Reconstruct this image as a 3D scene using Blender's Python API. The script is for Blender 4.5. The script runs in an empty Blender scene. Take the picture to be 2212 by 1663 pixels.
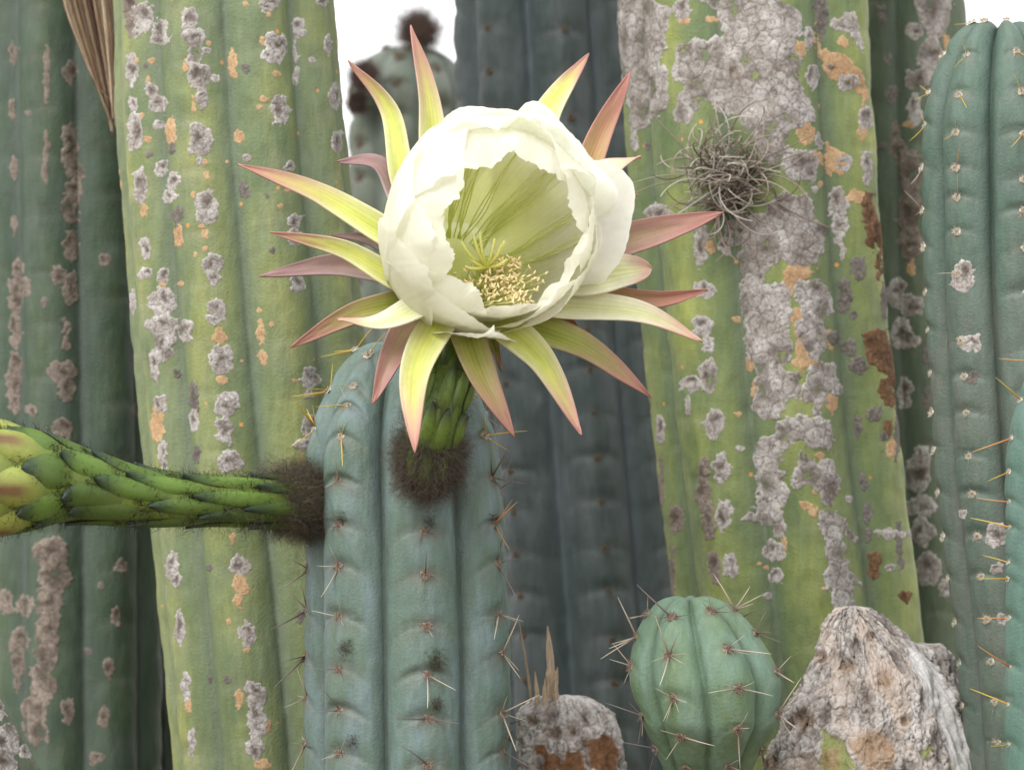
import bpy, math, random
import numpy as np
from mathutils import Vector, Matrix

# ---------------------------------------------------------------- camera, sky, sun, exposure
scene = bpy.context.scene
CAM_Z, CAM_D = 1.60, 1.60              # camera height; distance camera -> flower plane (y = 0)
FW, FH, FRAME = 2212.0, 1663.0, 0.50   # photo measured in these pixels; frame width in metres at y = 0
K = FRAME / CAM_D / FW                 # metres per pixel per metre of distance
cam_data = bpy.data.cameras.new('camera')
cam = bpy.data.objects.new('camera', cam_data)
scene.collection.objects.link(cam)
cam.location = (0, -CAM_D, CAM_Z)
cam.rotation_euler = (math.radians(90), 0, 0)
cam_data.sensor_width = 36.0
cam_data.lens = 36.0 * CAM_D / FRAME
cam_data.clip_start = 0.05
cam_data.clip_end = 2000.0
cam_data.dof.use_dof = True
cam_data.dof.focus_distance = 1.62
cam_data.dof.aperture_fstop = 13.0
scene.camera = cam

SUN_EL, SUN_AZ = math.radians(48), math.radians(-40)   # azimuth: 0 = from behind the camera, negative = from the left
world = bpy.data.worlds.new('World')
scene.world = world
world.use_nodes = True
wn = world.node_tree.nodes; wl = world.node_tree.links
wn.clear()
w_out = wn.new('ShaderNodeOutputWorld'); w_bg = wn.new('ShaderNodeBackground')
w_sky = wn.new('ShaderNodeTexSky'); w_hsv = wn.new('ShaderNodeHueSaturation'); w_mix = wn.new('ShaderNodeMixRGB')
w_sky.sky_type = 'NISHITA'; w_sky.sun_disc = False
w_sky.sun_elevation = SUN_EL; w_sky.sun_rotation = math.pi + SUN_AZ * -1
w_sky.air_density = 1.0; w_sky.dust_density = 4.0; w_sky.ozone_density = 1.0
w_hsv.inputs['Saturation'].default_value = 0.22
w_mix.blend_type = 'MIX'; w_mix.inputs['Fac'].default_value = 0.80       # an even white overcast layer over the sky
w_mix.inputs['Color2'].default_value = (9.55, 9.6, 9.7, 1)
wl.new(w_sky.outputs['Color'], w_hsv.inputs['Color'])
wl.new(w_hsv.outputs['Color'], w_mix.inputs['Color1'])
wl.new(w_mix.outputs['Color'], w_bg.inputs['Color'])
w_bg.inputs['Strength'].default_value = 0.10
wl.new(w_bg.outputs['Background'], w_out.inputs['Surface'])

sun_data = bpy.data.lights.new('sun', 'SUN')
sun_data.energy = 1.5
sun_data.angle = math.radians(45)
sun_data.color = (1.0, 0.97, 0.92)
sun = bpy.data.objects.new('sun', sun_data)
scene.collection.objects.link(sun)
sd = Vector((math.sin(SUN_AZ) * math.cos(SUN_EL), -math.cos(SUN_AZ) * math.cos(SUN_EL), math.sin(SUN_EL)))
sun.rotation_euler = sd.to_track_quat('Z', 'Y').to_euler()
sun.location = sd * 5

scene.view_settings.view_transform = 'Standard'
scene.view_settings.look = 'None'
scene.view_settings.exposure = 1.17
scene.view_settings.gamma = 1.0
scene.view_settings.use_curve_mapping = False
scene.render.engine = 'CYCLES'
scene.cycles.max_bounces = 12
scene.cycles.diffuse_bounces = 8
scene.cycles.transmission_bounces = 8
scene.cycles.use_denoising = True

random.seed(7)
rng = np.random.default_rng(7)
COL = scene.collection

# ---------------------------------------------------------------- small maths
def P(u, v, y):
    D = y + CAM_D
    return np.array([(u - FW / 2) * K * D, y, CAM_Z + (FH / 2 - v) * K * D])
def proj(X, Y, Z):
    D = Y + CAM_D
    return FW / 2 + X / (K * D), FH / 2 - (Z - CAM_Z) / (K * D)
def lin(c):
    c = np.asarray(c, dtype=float) / 255.0
    return np.where(c <= 0.04045, c / 12.92, ((c + 0.055) / 1.055) ** 2.4)
def rgba(c, k=1.0):
    l = lin(c) * k
    return (float(l[0]), float(l[1]), float(l[2]), 1.0)
def mute(c, f):
    g = 0.3 * c[0] + 0.55 * c[1] + 0.15 * c[2]
    return tuple(x * (1 - f) + g * f for x in c)
def norm(v):
    v = np.asarray(v, float)
    return v / (np.linalg.norm(v, axis=-1, keepdims=True) + 1e-12)
def sstep(a, b, x):
    t = np.clip((x - a) / (b - a), 0, 1)
    return t * t * (3 - 2 * t)
def _h(ix, iy, iz):
    n = (ix.astype(np.int64) * 374761393 + iy.astype(np.int64) * 668265263 + iz.astype(np.int64) * 1274126177) & 0x7fffffff
    n = ((n ^ (n >> 13)) * 1274126177) & 0x7fffffff
    n = ((n ^ (n >> 16)) * 668265263) & 0x7fffffff
    return ((n ^ (n >> 15)) & 0xffffff) / float(0xffffff)
def vnoise(x, y, z=0.0):
    x, y, z = np.broadcast_arrays(np.asarray(x, float), np.asarray(y, float), np.asarray(z, float))
    ix, iy, iz = np.floor(x), np.floor(y), np.floor(z)
    fx, fy, fz = x - ix, y - iy, z - iz
    fx = fx * fx * (3 - 2 * fx); fy = fy * fy * (3 - 2 * fy); fz = fz * fz * (3 - 2 * fz)
    r = 0
    for a in (0, 1):
        for b in (0, 1):
            for c in (0, 1):
                w = (fx if a else 1 - fx) * (fy if b else 1 - fy) * (fz if c else 1 - fz)
                r = r + w * _h(ix + a, iy + b, iz + c)
    return r * 2 - 1
def fbm(x, y, z=0.0, o=4):
    r, a, f, s = 0, 1.0, 1.0, 0
    for i in range(o):
        r = r + a * vnoise(x * f + 17.3 * i, y * f - 9.1 * i, np.asarray(z) * f + 3.7 * i)
        s += a; a *= 0.5; f *= 2.03
    return r / s
def worley(x, y, seed=0):
    ix, iy = np.floor(x), np.floor(y)
    f1 = np.full(x.shape, 9.0); f2 = np.full(x.shape, 9.0); cid = np.zeros(x.shape)
    for a in (-1, 0, 1):
        for b in (-1, 0, 1):
            jx = ix + a + _h(ix + a, iy + b, np.full(x.shape, seed + 1)) ; jy = iy + b + _h(ix + a, iy + b, np.full(x.shape, seed + 2))
            d = np.hypot(x - jx, y - jy)
            c = _h(ix + a, iy + b, np.full(x.shape, seed + 3))
            nearer = d < f1
            f2 = np.where(nearer, f1, np.minimum(f2, d))
            cid = np.where(nearer, c, cid)
            f1 = np.where(nearer, d, f1)
    return f1, f2, cid

# ---------------------------------------------------------------- mesh helpers
def mesh_np(name, V, Q, color=None, attrs=None, smooth=True):
    V = np.asarray(V, np.float32).reshape(-1, 3); Q = np.asarray(Q, np.int32)
    k = Q.shape[1]
    me = bpy.data.meshes.new(name)
    me.vertices.add(len(V)); me.vertices.foreach_set('co', V.ravel())
    me.loops.add(Q.size); me.loops.foreach_set('vertex_index', Q.ravel())
    me.polygons.add(len(Q))
    me.polygons.foreach_set('loop_start', np.arange(0, Q.size, k, dtype=np.int32))
    me.polygons.foreach_set('use_smooth', np.full(len(Q), smooth, dtype=bool))
    me.update(calc_edges=True)
    me.validate()
    if color is not None:
        c = np.ones((len(V), 4), np.float32); c[:, :3] = np.asarray(color).reshape(-1, 3)
        a = me.color_attributes.new('Col', 'FLOAT_COLOR', 'POINT'); a.data.foreach_set('color', c.ravel())
    for kx, val in (attrs or {}).items():
        a = me.attributes.new(kx, 'FLOAT', 'POINT'); a.data.foreach_set('value', np.asarray(val, np.float32).ravel())
    return me
def grid_quads(nr, nc, wrap=False):
    r = np.arange(nr - 1)[:, None]; c = np.arange(nc if wrap else nc - 1)[None, :]
    c2 = (c + 1) % nc
    return np.stack([r * nc + c, r * nc + c2, (r + 1) * nc + c2, (r + 1) * nc + c], -1).reshape(-1, 4)
class MB:
    """collects pieces of one part: vertices, triangles/quads (as quads) and colours"""
    def __init__(s): s.V = []; s.Q = []; s.C = []; s.n = 0
    def add(s, V, Q, C):
        V = np.asarray(V, float).reshape(-1, 3)
        C = np.broadcast_to(np.asarray(C, float), V.shape)
        s.V.append(V); s.Q.append(np.asarray(Q) + s.n); s.C.append(C); s.n += len(V)
    def mesh(s, name, smooth=True):
        return mesh_np(name, np.concatenate(s.V), np.concatenate(s.Q), np.concatenate(s.C), smooth=smooth)
def frames(pts):
    pts = np.asarray(pts, float)
    T = norm(np.gradient(pts, axis=0))
    ref = np.array([0.0, 0.0, 1.0]) if abs(T[0][2]) < 0.9 else np.array([1.0, 0, 0])
    N = np.zeros_like(pts); n = norm(np.cross(T[0], ref))
    for i in range(len(pts)):
        n = norm(n - T[i] * np.dot(n, T[i])); N[i] = n
    return T, N, np.cross(T, N)
def tube(pts, radii, seg=6, cap=True):
    pts = np.asarray(pts, float); T, N, B = frames(pts)
    a = np.linspace(0, 2 * math.pi, seg, endpoint=False)
    ring = np.cos(a)[None, :, None] * N[:, None, :] + np.sin(a)[None, :, None] * B[:, None, :]
    V = pts[:, None, :] + ring * np.asarray(radii, float).reshape(-1, 1, 1)
    return V.reshape(-1, 3), grid_quads(len(pts), seg, True)
def catmull(pts, n):
    pts = np.asarray(pts, float)
    p = np.vstack([2 * pts[0] - pts[1], pts, 2 * pts[-1] - pts[-2]])
    t = np.linspace(0, len(pts) - 1 - 1e-6, n); i = t.astype(int); f = (t - i)[:, None]
    p0, p1, p2, p3 = p[i], p[i + 1], p[i + 2], p[i + 3]
    return 0.5 * (2 * p1 + (p2 - p0) * f + (2 * p0 - 5 * p1 + 4 * p2 - p3) * f ** 2 + (3 * p1 - p0 - 3 * p2 + p3) * f ** 3)
def link(o, parent=None):
    COL.objects.link(o)
    if parent is not None: o.parent = parent
    return o
def obj(name, me, mat, parent=None, kind=None):
    o = bpy.data.objects.new(name, me)
    if mat is not None and len(me.materials) == 0: me.materials.append(mat)
    if kind: o['kind'] = kind
    return link(o, parent)
def tag(o, label, cat, group=None):
    o['label'] = label; o['category'] = cat
    if group: o['group'] = group
    return o
def empty(name, label, cat, group=None, loc=(0, 0, 0)):
    o = bpy.data.objects.new(name, None); o.empty_display_size = 0.02
    o.location = loc
    link(o); return tag(o, label, cat, group)
def put(o, root):
    """parent a part whose mesh is in world coordinates to a thing whose Empty stands at its base"""
    o.parent = root
    o.matrix_parent_inverse = Matrix.Translation(root.location).inverted()
    return o

# ---------------------------------------------------------------- materials
def new_mat(name):
    m = bpy.data.materials.new(name); m.use_nodes = True
    nt = m.node_tree; b = nt.nodes['Principled BSDF']
    return m, nt, b
def noise_node(nt, scale, detail=4, rough=0.55, vec=None, sc=None):
    n = nt.nodes.new('ShaderNodeTexNoise'); n.inputs['Scale'].default_value = scale
    n.inputs['Detail'].default_value = detail; n.inputs['Roughness'].default_value = rough
    tc = nt.nodes.new('ShaderNodeTexCoord')
    if sc:
        mp = nt.nodes.new('ShaderNodeMapping'); mp.inputs['Scale'].default_value = sc
        nt.links.new(tc.outputs['Object'], mp.inputs['Vector']); nt.links.new(mp.outputs['Vector'], n.inputs['Vector'])
    else:
        nt.links.new(tc.outputs['Object'], n.inputs['Vector'])
    return n
def ramp(nt, src, a, b, c0=(0, 0, 0, 1), c1=(1, 1, 1, 1)):
    r = nt.nodes.new('ShaderNodeValToRGB')
    r.color_ramp.elements[0].position = a; r.color_ramp.elements[1].position = b
    r.color_ramp.elements[0].color = c0; r.color_ramp.elements[1].color = c1
    nt.links.new(src, r.inputs['Fac']); return r
def mix(nt, fac, c1, c2, mode='MIX'):
    m = nt.nodes.new('ShaderNodeMixRGB'); m.blend_type = mode
    for s, v in (('Fac', fac), ('Color1', c1), ('Color2', c2)):
        if hasattr(v, 'is_output'): nt.links.new(v, m.inputs[s])
        else: m.inputs[s].default_value = v
    return m.outputs['Color']
def attr(nt, name):
    a = nt.nodes.new('ShaderNodeAttribute'); a.attribute_name = name
    return a
def bump(nt, b, h, strength, dist):
    n = nt.nodes.new('ShaderNodeBump'); n.inputs['Strength'].default_value = strength; n.inputs['Distance'].default_value = dist
    nt.links.new(h, n.inputs['Height']); nt.links.new(n.outputs['Normal'], b.inputs['Normal'])
    return n
def skin_mat(name, body, crest, bloom, dust, fur, spots=0.5, bloom_amt=0.5, dust_amt=0.5, k=0.78, rough=0.58, dots=False):
    """waxy cactus skin: body colour, yellower crests, pale wax bloom, grey-brown dust round the areoles"""
    m, nt, b = new_mat(name)
    body, crest, bloom, dust, fur = (mute(c_, 0.20) for c_ in (body, crest, bloom, dust, fur))
    n1 = noise_node(nt, 38, 4, 0.55, sc=(1, 1, 0.55)); n2 = noise_node(nt, 110, 5, 0.6, sc=(1, 1, 0.35)); n3 = noise_node(nt, 700, 3, 0.6)
    n4 = noise_node(nt, 300, 4, 0.65, sc=(1, 1, 0.2))
    cr = attr(nt, 'crest').outputs['Fac']; ne = attr(nt, 'near').outputs['Fac']
    r1 = ramp(nt, n1.outputs['Fac'], 0.36, 0.66).outputs['Color']
    mul = nt.nodes.new('ShaderNodeMath'); mul.operation = 'MULTIPLY'
    nt.links.new(r1, mul.inputs[0]); nt.links.new(cr, mul.inputs[1])
    c = mix(nt, mul.outputs[0], rgba(body, k), rgba(crest, k))
    n5 = noise_node(nt, 62, 3, 0.5, sc=(1.3, 1.3, 0.4))
    rb = ramp(nt, n5.outputs['Fac'], 0.42, 0.66, c1=(bloom_amt,) * 3 + (1,)).outputs['Color']
    c = mix(nt, rb, c, rgba(bloom, k))
    fr = ramp(nt, cr, 0.0, 0.28, c0=(0.75,) * 3 + (1,), c1=(0, 0, 0, 1)).outputs['Color']
    c = mix(nt, fr, c, rgba(fur, k))
    md = nt.nodes.new('ShaderNodeMath'); md.operation = 'MULTIPLY'
    rd = ramp(nt, n2.outputs['Fac'], 0.25, 0.7, c0=(dust_amt * 1.3,) * 3 + (1,), c1=(dust_amt * 0.3,) * 3 + (1,)).outputs['Color']
    nt.links.new(rd, md.inputs[0]); nt.links.new(ne, md.inputs[1])
    c = mix(nt, md.outputs[0], c, rgba(dust, k))
    rs = ramp(nt, n3.outputs['Fac'], 0.66, 0.74, c1=(spots,) * 3 + (1,)).outputs['Color']
    c = mix(nt, rs, c, rgba(dust, k * 1.15))
    rv = ramp(nt, n4.outputs['Fac'], 0.2, 0.8, c0=(0.68,) * 3 + (1,), c1=(1.0,) * 3 + (1,)).outputs['Color']
    c = mix(nt, 1.0, c, rv, 'MULTIPLY')
    if dots:
        vo = nt.nodes.new('ShaderNodeTexVoronoi'); vo.inputs['Scale'].default_value = 105
        tcv = nt.nodes.new('ShaderNodeTexCoord'); nt.links.new(tcv.outputs['Object'], vo.inputs['Vector'])
        rd1 = ramp(nt, vo.outputs['Distance'], 0.09, 0.16, c0=(1, 1, 1, 1), c1=(0, 0, 0, 1)).outputs['Color']
        sep = nt.nodes.new('ShaderNodeSeparateColor'); nt.links.new(vo.outputs['Color'], sep.inputs['Color'])
        rd2 = ramp(nt, sep.outputs['Red'], 0.80, 0.82).outputs['Color']
        c = mix(nt, mix(nt, 1.0, rd1, rd2, 'MULTIPLY'), c, rgba((196, 142, 78), 0.9))
    nt.links.new(c, b.inputs['Base Color'])
    b.inputs['Roughness'].default_value = rough
    b.inputs['Specular IOR Level'].default_value = 0.35
    hs = nt.nodes.new('ShaderNodeMath'); hs.operation = 'ADD'
    nt.links.new(n3.outputs['Fac'], hs.inputs[0]); nt.links.new(n4.outputs['Fac'], hs.inputs[1])
    bump(nt, b, hs.outputs[0], 0.35, 0.0012)
    return m
def vc_mat(name, rough=0.7, spec=0.3, grain=0.15, gscale=500, bstr=0.3, bdist=0.0008, trans=0.0, gsc=None, sheen=0.0, gain=0.85):
    """material coloured by the piece's own painted vertex colours, with grain and fine relief"""
    m, nt, b = new_mat(name)
    col = attr(nt, 'Col').outputs['Color']
    n = noise_node(nt, gscale, 4, 0.65, sc=gsc)
    r = ramp(nt, n.outputs['Fac'], 0.25, 0.75, c0=(gain * (1 - grain),) * 3 + (1,), c1=(gain * (1 + grain),) * 3 + (1,)).outputs['Color']
    c = mix(nt, 1.0, col, r, 'MULTIPLY')
    nt.links.new(c, b.inputs['Base Color'])
    b.inputs['Roughness'].default_value = rough; b.inputs['Specular IOR Level'].default_value = spec
    if sheen: b.inputs['Sheen Weight'].default_value = sheen
    if bstr: bump(nt, b, n.outputs['Fac'], bstr, bdist)
    if trans:
        tr = nt.nodes.new('ShaderNodeBsdfTranslucent'); nt.links.new(c, tr.inputs['Color'])
        mx = nt.nodes.new('ShaderNodeMixShader'); mx.inputs['Fac'].default_value = trans
        out = nt.nodes['Material Output']
        nt.links.new(b.outputs['BSDF'], mx.inputs[1]); nt.links.new(tr.outputs['BSDF'], mx.inputs[2]); nt.links.new(mx.outputs['Shader'], out.inputs['Surface'])
    return m
def plain_mat(name, col, rough=0.8, grain=0.2, gscale=300, k=1.0):
    m, nt, b = new_mat(name)
    n = noise_node(nt, gscale, 4, 0.6)
    c = ramp(nt, n.outputs['Fac'], 0.3, 0.7, c0=rgba(col, k * (1 - grain)), c1=rgba(col, k * (1 + grain))).outputs['Color']
    nt.links.new(c, b.inputs['Base Color']); b.inputs['Roughness'].default_value = rough
    return m
# ---------------------------------------------------------------- ground
def build_ground():
    m, nt, b = new_mat('dry_soil')
    n = noise_node(nt, 6, 8, 0.65); n2 = noise_node(nt, 90, 5, 0.7)
    c = ramp(nt, n.outputs['Fac'], 0.3, 0.7, c0=rgba((112, 96, 78)), c1=rgba((150, 134, 112))).outputs['Color']
    c = mix(nt, ramp(nt, n2.outputs['Fac'], 0.5, 0.7).outputs['Color'], c, rgba((120, 110, 96)))
    nt.links.new(c, b.inputs['Base Color']); b.inputs['Roughness'].default_value = 0.95
    bump(nt, b, n2.outputs['Fac'], 0.6, 0.02)
    e = np.concatenate([-np.geomspace(600, 0.6, 40), np.linspace(-0.5, 0.5, 21), np.geomspace(0.6, 600, 40)])
    X, Y = np.meshgrid(e, e)
    Z = 0.02 * fbm(X * 0.9, Y * 0.9) + 0.25 * fbm(X * 0.05, Y * 0.05) * np.clip(np.hypot(X, Y) / 20, 0, 1)
    o = obj('ground', mesh_np('ground', np.stack([X, Y, Z], -1), grid_quads(len(e), len(e))), m)
    o['kind'] = 'structure'
build_ground()

# ---------------------------------------------------------------- columns
class Column:
    """a ribbed stem: axis given by photo pixels at a chosen depth, ribs, furrows, tubercles"""
    def __init__(s, y, axis, n, phase, depth, power=2.0, lobed=False, top=None, dome=None, spacing=95, areoles=None,
                 bump=1.0, vee=0.25, rough=0.0006, zbot=0.0, ys=None, fine=5.0, hump=0.14, dimple=0.0, seed=0, sharp=1.0):
        s.y, s.n, s.phase, s.depth, s.power, s.lobed = y, n, math.radians(phase), depth, power, lobed
        s.vee, s.rough, s.fine, s.hump, s.seed = vee, rough, fine + (2.0 if y > 0.3 else 0.6 if y > 0.15 else 0.0), hump, seed
        s.px = K * (y + CAM_D)
        pts = []
        for i, a in enumerate(axis):
            yy = ys[i] if ys else y
            p = P(a[0], a[1], yy); pts.append((p[2], p[0], yy, a[2] * s.px))
        pts.sort()
        pts = np.array(pts)
        zt = top is not None and P(0, top, y)[2] or pts[-1, 0]
        s.ztop = zt; s.zbot = zbot
        s.hd = (dome or 200) * s.px
        if zbot < pts[0, 0]:
            q = pts[0].copy(); q[0] = zbot; dz = pts[0, 0] - zbot
            sl = (pts[0] - pts[min(1, len(pts) - 1)]) if len(pts) > 1 else pts[0] * 0
            q[1] = pts[0, 1] + (sl[1] / max(abs(sl[0]), 1e-6)) * min(dz, 0.12); q[3] = max(pts[0, 3], 0.012)
            pts = np.vstack([q, pts])
        s.tz = np.linspace(s.zbot, s.ztop, 500)
        def sm(v):
            a = np.interp(s.tz, pts[:, 0], v); w = np.hanning(41); w /= w.sum()
            if (s.ztop - s.zbot) > 1.0: w = np.hanning(23); w /= w.sum()
            return np.convolve(np.pad(a, len(w) // 2, mode='edge'), w, 'valid')
        s.tx, s.ty, s.tr = sm(pts[:, 1]), sm(pts[:, 2]), sm(pts[:, 3])
        s.A = bump * 0.001
        sp = spacing * s.px
        r = random.Random(seed + 11)
        s.rib_z = []
        for i in range(n):
            if areoles and i in areoles:
                z = sorted(P(0, v, y)[2] for v in areoles[i])
                while z[0] > max(s.zbot, CAM_Z - 0.35): z.insert(0, z[0] - sp * r.uniform(0.93, 1.07))
                while z[-1] < min(s.ztop, CAM_Z + 0.35): z.append(z[-1] + sp * (0.8 if top else 1))
            else:
                z0 = CAM_Z - 0.35 + r.uniform(0, sp); z = []
                while z0 < s.ztop: z.append(z0); z0 += sp * r.uniform(0.9, 1.1) * (0.72 if (top and s.ztop - z0 < s.hd) else 1)
            s.rib_z.append(np.array(z))
    def dphase(s, th):
        ph = (th - s.phase) * s.n / (2 * math.pi)
        i = np.round(ph)
        return np.abs(ph - i) * 2, np.mod(i, s.n).astype(int)
    def S(s, th, z, extra=0.0, full=False):
        th, z = np.broadcast_arrays(np.asarray(th, float), np.asarray(z, float))
        cx, cy, R = np.interp(z, s.tz, s.tx), np.interp(z, s.tz, s.ty), np.interp(z, s.tz, s.tr)
        zd = s.ztop - s.hd
        f = np.where(z > zd, np.sqrt(np.clip(1 - ((z - zd) / s.hd) ** 2, 0, 1)), 1.0)
        d, i = s.dphase(th)
        if s.lobed: prof = 1 - s.depth * (1 - np.sqrt(np.clip(1 - (0.985 * d) ** 2, 0, 1)))
        else: prof = 1 - s.depth * d ** s.power
        p = np.zeros(z.shape); sp = np.full(z.shape, 0.02)
        for r in range(s.n):
            m = i == r
            if m.any() and len(s.rib_z[r]) > 1:
                zz = z[m] + s.vee * d[m] ** 2 * 0.02
                q = np.interp(zz, s.rib_z[r], np.arange(len(s.rib_z[r])), left=0.5, right=len(s.rib_z[r]) - 0.5)
                p[m] = q - np.floor(q)
        notch = np.exp(-((p - 0.10) / (0.15 + 0.05 * vnoise(z * 90, i * 3.0, s.seed))) ** 2) * (0.62 + 0.6 * vnoise(np.floor(z * 60) * 3.3 + i * 7.7, i * 1.0, s.seed))
        pillow = np.sin(math.pi * np.clip(p, 0, 1)) ** 0.8
        w = np.clip(1 - d ** 2, 0, 1)
        bmp = s.A * (0.55 * pillow * w - 1.1 * notch * w ** 2.4) * np.clip(f * 1.6, 0, 1)
        rr = R * f * prof + bmp
        if s.rough:
            a = th * 0.05
            rr = rr + s.rough * (fbm(np.sin(th) * 3.1 + s.seed, np.cos(th) * 3.1, z * 38) + 0.35 * fbm(np.sin(th) * 14 + s.seed, np.cos(th) * 14, z * 120, 2)) * np.clip(f * 2, 0, 1)
        rr = rr + extra
        zo = z + s.hd * s.hump * (1 - d ** 2) * np.sin(math.pi * f) * (z > zd)
        V = np.stack([cx + rr * np.sin(th), cy - rr * np.cos(th), zo], -1)
        if full:
            near = np.exp(-(np.minimum(p, 1 - p) / 0.2) ** 2) * np.exp(-(d / 0.5) ** 2)
            return V, 1 - d, near
        return V
    def N(s, th, z):
        e, h = 0.004, 0.0003
        a = s.S(th + e, z) - s.S(th - e, z); b = s.S(th, z + h) - s.S(th, np.minimum(z - h, s.ztop))
        return norm(np.cross(a, b))
    def zrows(s):
        z0, z1 = P(0, FH + 60, s.y)[2], P(0, -60, s.y)[2]
        lo, hi = max(s.zbot, z0), min(s.ztop, z1)
        rows = [np.linspace(s.zbot, lo, 24, endpoint=False)] if lo > s.zbot + 0.002 else []
        zd = s.ztop - s.hd
        body_hi = min(hi, zd)
        if body_hi > lo: rows.append(np.linspace(lo, body_hi, max(8, int((body_hi - lo) / (s.fine * s.px))), endpoint=False))
        if hi > zd:
            rows.append(zd + s.hd * np.sin(np.linspace(0, math.pi / 2, max(24, int(s.hd * 1.4 / (s.fine * s.px))))))
        else:
            rows.append(np.linspace(hi, zd, 12, endpoint=False)); rows.append(zd + s.hd * np.sin(np.linspace(0, math.pi / 2, 14)))
        z = np.unique(np.concatenate(rows)); return z[(z >= s.zbot) & (z <= s.ztop)]
    def thetas(s):
        R = float(np.mean(s.tr)); nf = int(np.clip(3.6 * R / (s.fine * s.px), 70, 330))
        front = np.linspace(-1.8, 1.8, nf); back = np.linspace(1.8, 2 * math.pi - 1.8, 44)[1:-1]
        return np.concatenate([front, back])
    def skin(s, name='skin', mat=None, root=None, dusty=None):
        th, z = s.thetas(), s.zrows()
        TH, Z = np.meshgrid(th, z)
        V, cr, ne = s.S(TH, Z, full=True)
        if dusty:
            zz = P(0, dusty[0], s.y)[2]; w = sstep(zz + 0.03, zz - 0.05, Z + 0.02 * fbm(TH * 4, Z * 30, 2)) * dusty[1]
            ne = np.maximum(ne, w * (0.75 + 0.5 * fbm(TH * 6, Z * 40, 5)))
        me = mesh_np(name, V, grid_quads(len(z), len(th), True), attrs={'crest': cr, 'near': ne})
        return put(obj(name, me, mat), root)
    def tables(s):
        if hasattr(s, 'tab'): return s.tab
        th = np.linspace(-1.7, 1.7, 260)
        z0, z1 = max(s.zbot, P(0, FH + 90, s.y)[2]), min(s.ztop - 1e-4, P(0, -90, s.y)[2])
        z = np.linspace(z0, z1, 420)
        TH, Z = np.meshgrid(th, z)
        V = s.S(TH, Z); U, W = proj(V[..., 0], V[..., 1], V[..., 2])
        Nn = s.N(TH, Z); cv = norm(np.array([0, -CAM_D, CAM_Z]) - V)
        s.tab = (TH, Z, U, W, (Nn * cv).sum(-1))
        return s.tab
    def at(s, u, v):
        TH, Z, U, W, F = s.tables()
        q = (U - u) ** 2 + (W - v) ** 2 + (F < 0.03) * 1e6
        k = np.unravel_index(np.argmin(q), q.shape)
        return TH[k], Z[k], math.sqrt(q[k])

# ---------------------------------------------------------------- corky scars and bark
PAL = {'g': ((186, 182, 179), (140, 132, 126), (66, 58, 53), (78, 66, 57)),
       'b': ((140, 130, 121), (112, 102, 94), (66, 58, 52), (76, 66, 58)),
       'd': ((126, 121, 115), (94, 88, 83), (58, 52, 48), (68, 58, 50)),
       'o': ((188, 160, 126), (166, 134, 102), (128, 96, 70), (154, 116, 84)),
       'r': ((132, 104, 78), (88, 66, 50), (46, 36, 30), (54, 38, 30))}
def sd_shape(sh, U, V):
    if not isinstance(sh, list):
        u, v, ru, rv = sh
        return (1 - np.sqrt(((U - u) / ru) ** 2 + ((V - v) / rv) ** 2)) * min(ru, rv)
    p = np.array(sh, float); q = np.roll(p, -1, 0)
    ins = np.zeros(U.shape, bool); dist = np.full(U.shape, 1e9)
    for (ax, ay), (bx, by) in zip(p, q):
        c = ((ay > V) != (by > V)) & (U < (bx - ax) * (V - ay) / (by - ay + 1e-9) + ax)
        ins ^= c
        t = np.clip(((U - ax) * (bx - ax) + (V - ay) * (by - ay)) / ((bx - ax) ** 2 + (by - ay) ** 2 + 1e-9), 0, 1)
        dist = np.minimum(dist, np.hypot(U - ax - t * (bx - ax), V - ay - t * (by - ay)))
    return np.where(ins, dist, -dist)
def bark_relief(A, B, kind, seed, big):
    """flaky overlapping scales: A, B surface coordinates in pixels -> height 0..1, colour"""
    cell = 30.0 if big else 20.0
    wx = 7 * fbm(A / 17 + seed, B / 17, seed, 3); wy = 7 * fbm(A / 17 - 31, B / 17 + seed, 5, 3)
    f1, f2, cid = worley((A + wx) / cell, (B + wy) / (cell * 0.92), seed)
    rings = 2.2 if big else 1.6
    ph = f1 * rings + 0.5 * fbm(A / 11, B / 11, seed + 3, 3) + cid
    saw = ph - np.floor(ph)
    crack = np.exp(-((f2 - f1) / 0.075) ** 2)
    edge = np.clip(0.8 * np.exp(-((saw - 0.0) / 0.09) ** 2) + 0.8 * np.exp(-((saw - 1.0) / 0.07) ** 2) + 0.7 * crack, 0, 1)
    fine = fbm(A / 6.5, B / 6.5, seed + 9, 3)
    h = 0.35 * (1 - saw) + 0.25 * cid + 0.10 * (1 - np.clip(f1, 0, 1)) + 0.22 * fine - 0.45 * edge
    L, M, Dk, Ce = (lin(c) for c in PAL[kind])
    scar = 0.0
    if big:
        g1, g2, gid = worley((A + 1.5 * wx) / 62 + 3.3, (B + 1.5 * wy) / 70, seed + 40)
        scar = np.exp(-(g1 / 0.30) ** 2) * (gid > 0.25)
        h = h - 0.9 * scar + 0.5 * np.exp(-((g1 - 0.42) / 0.12) ** 2)
    t = np.clip(0.5 + 0.75 * fbm(A / 24, B / 30, seed + 20, 4) + 0.35 * (cid - 0.5) + 0.35 * fine, 0, 1)[..., None]
    c = M * (1 - t) + L * t
    if big: c = c * (1 - 0.75 * scar[..., None]) + Ce * 0.75 * scar[..., None]
    c = c * (1 - 0.7 * edge[..., None] * (0.4 if kind == 'o' else 1)) + Dk * 0.7 * edge[..., None] * (0.4 if kind == 'o' else 1)
    return h, c, Ce
N_PATCH = 0
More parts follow.
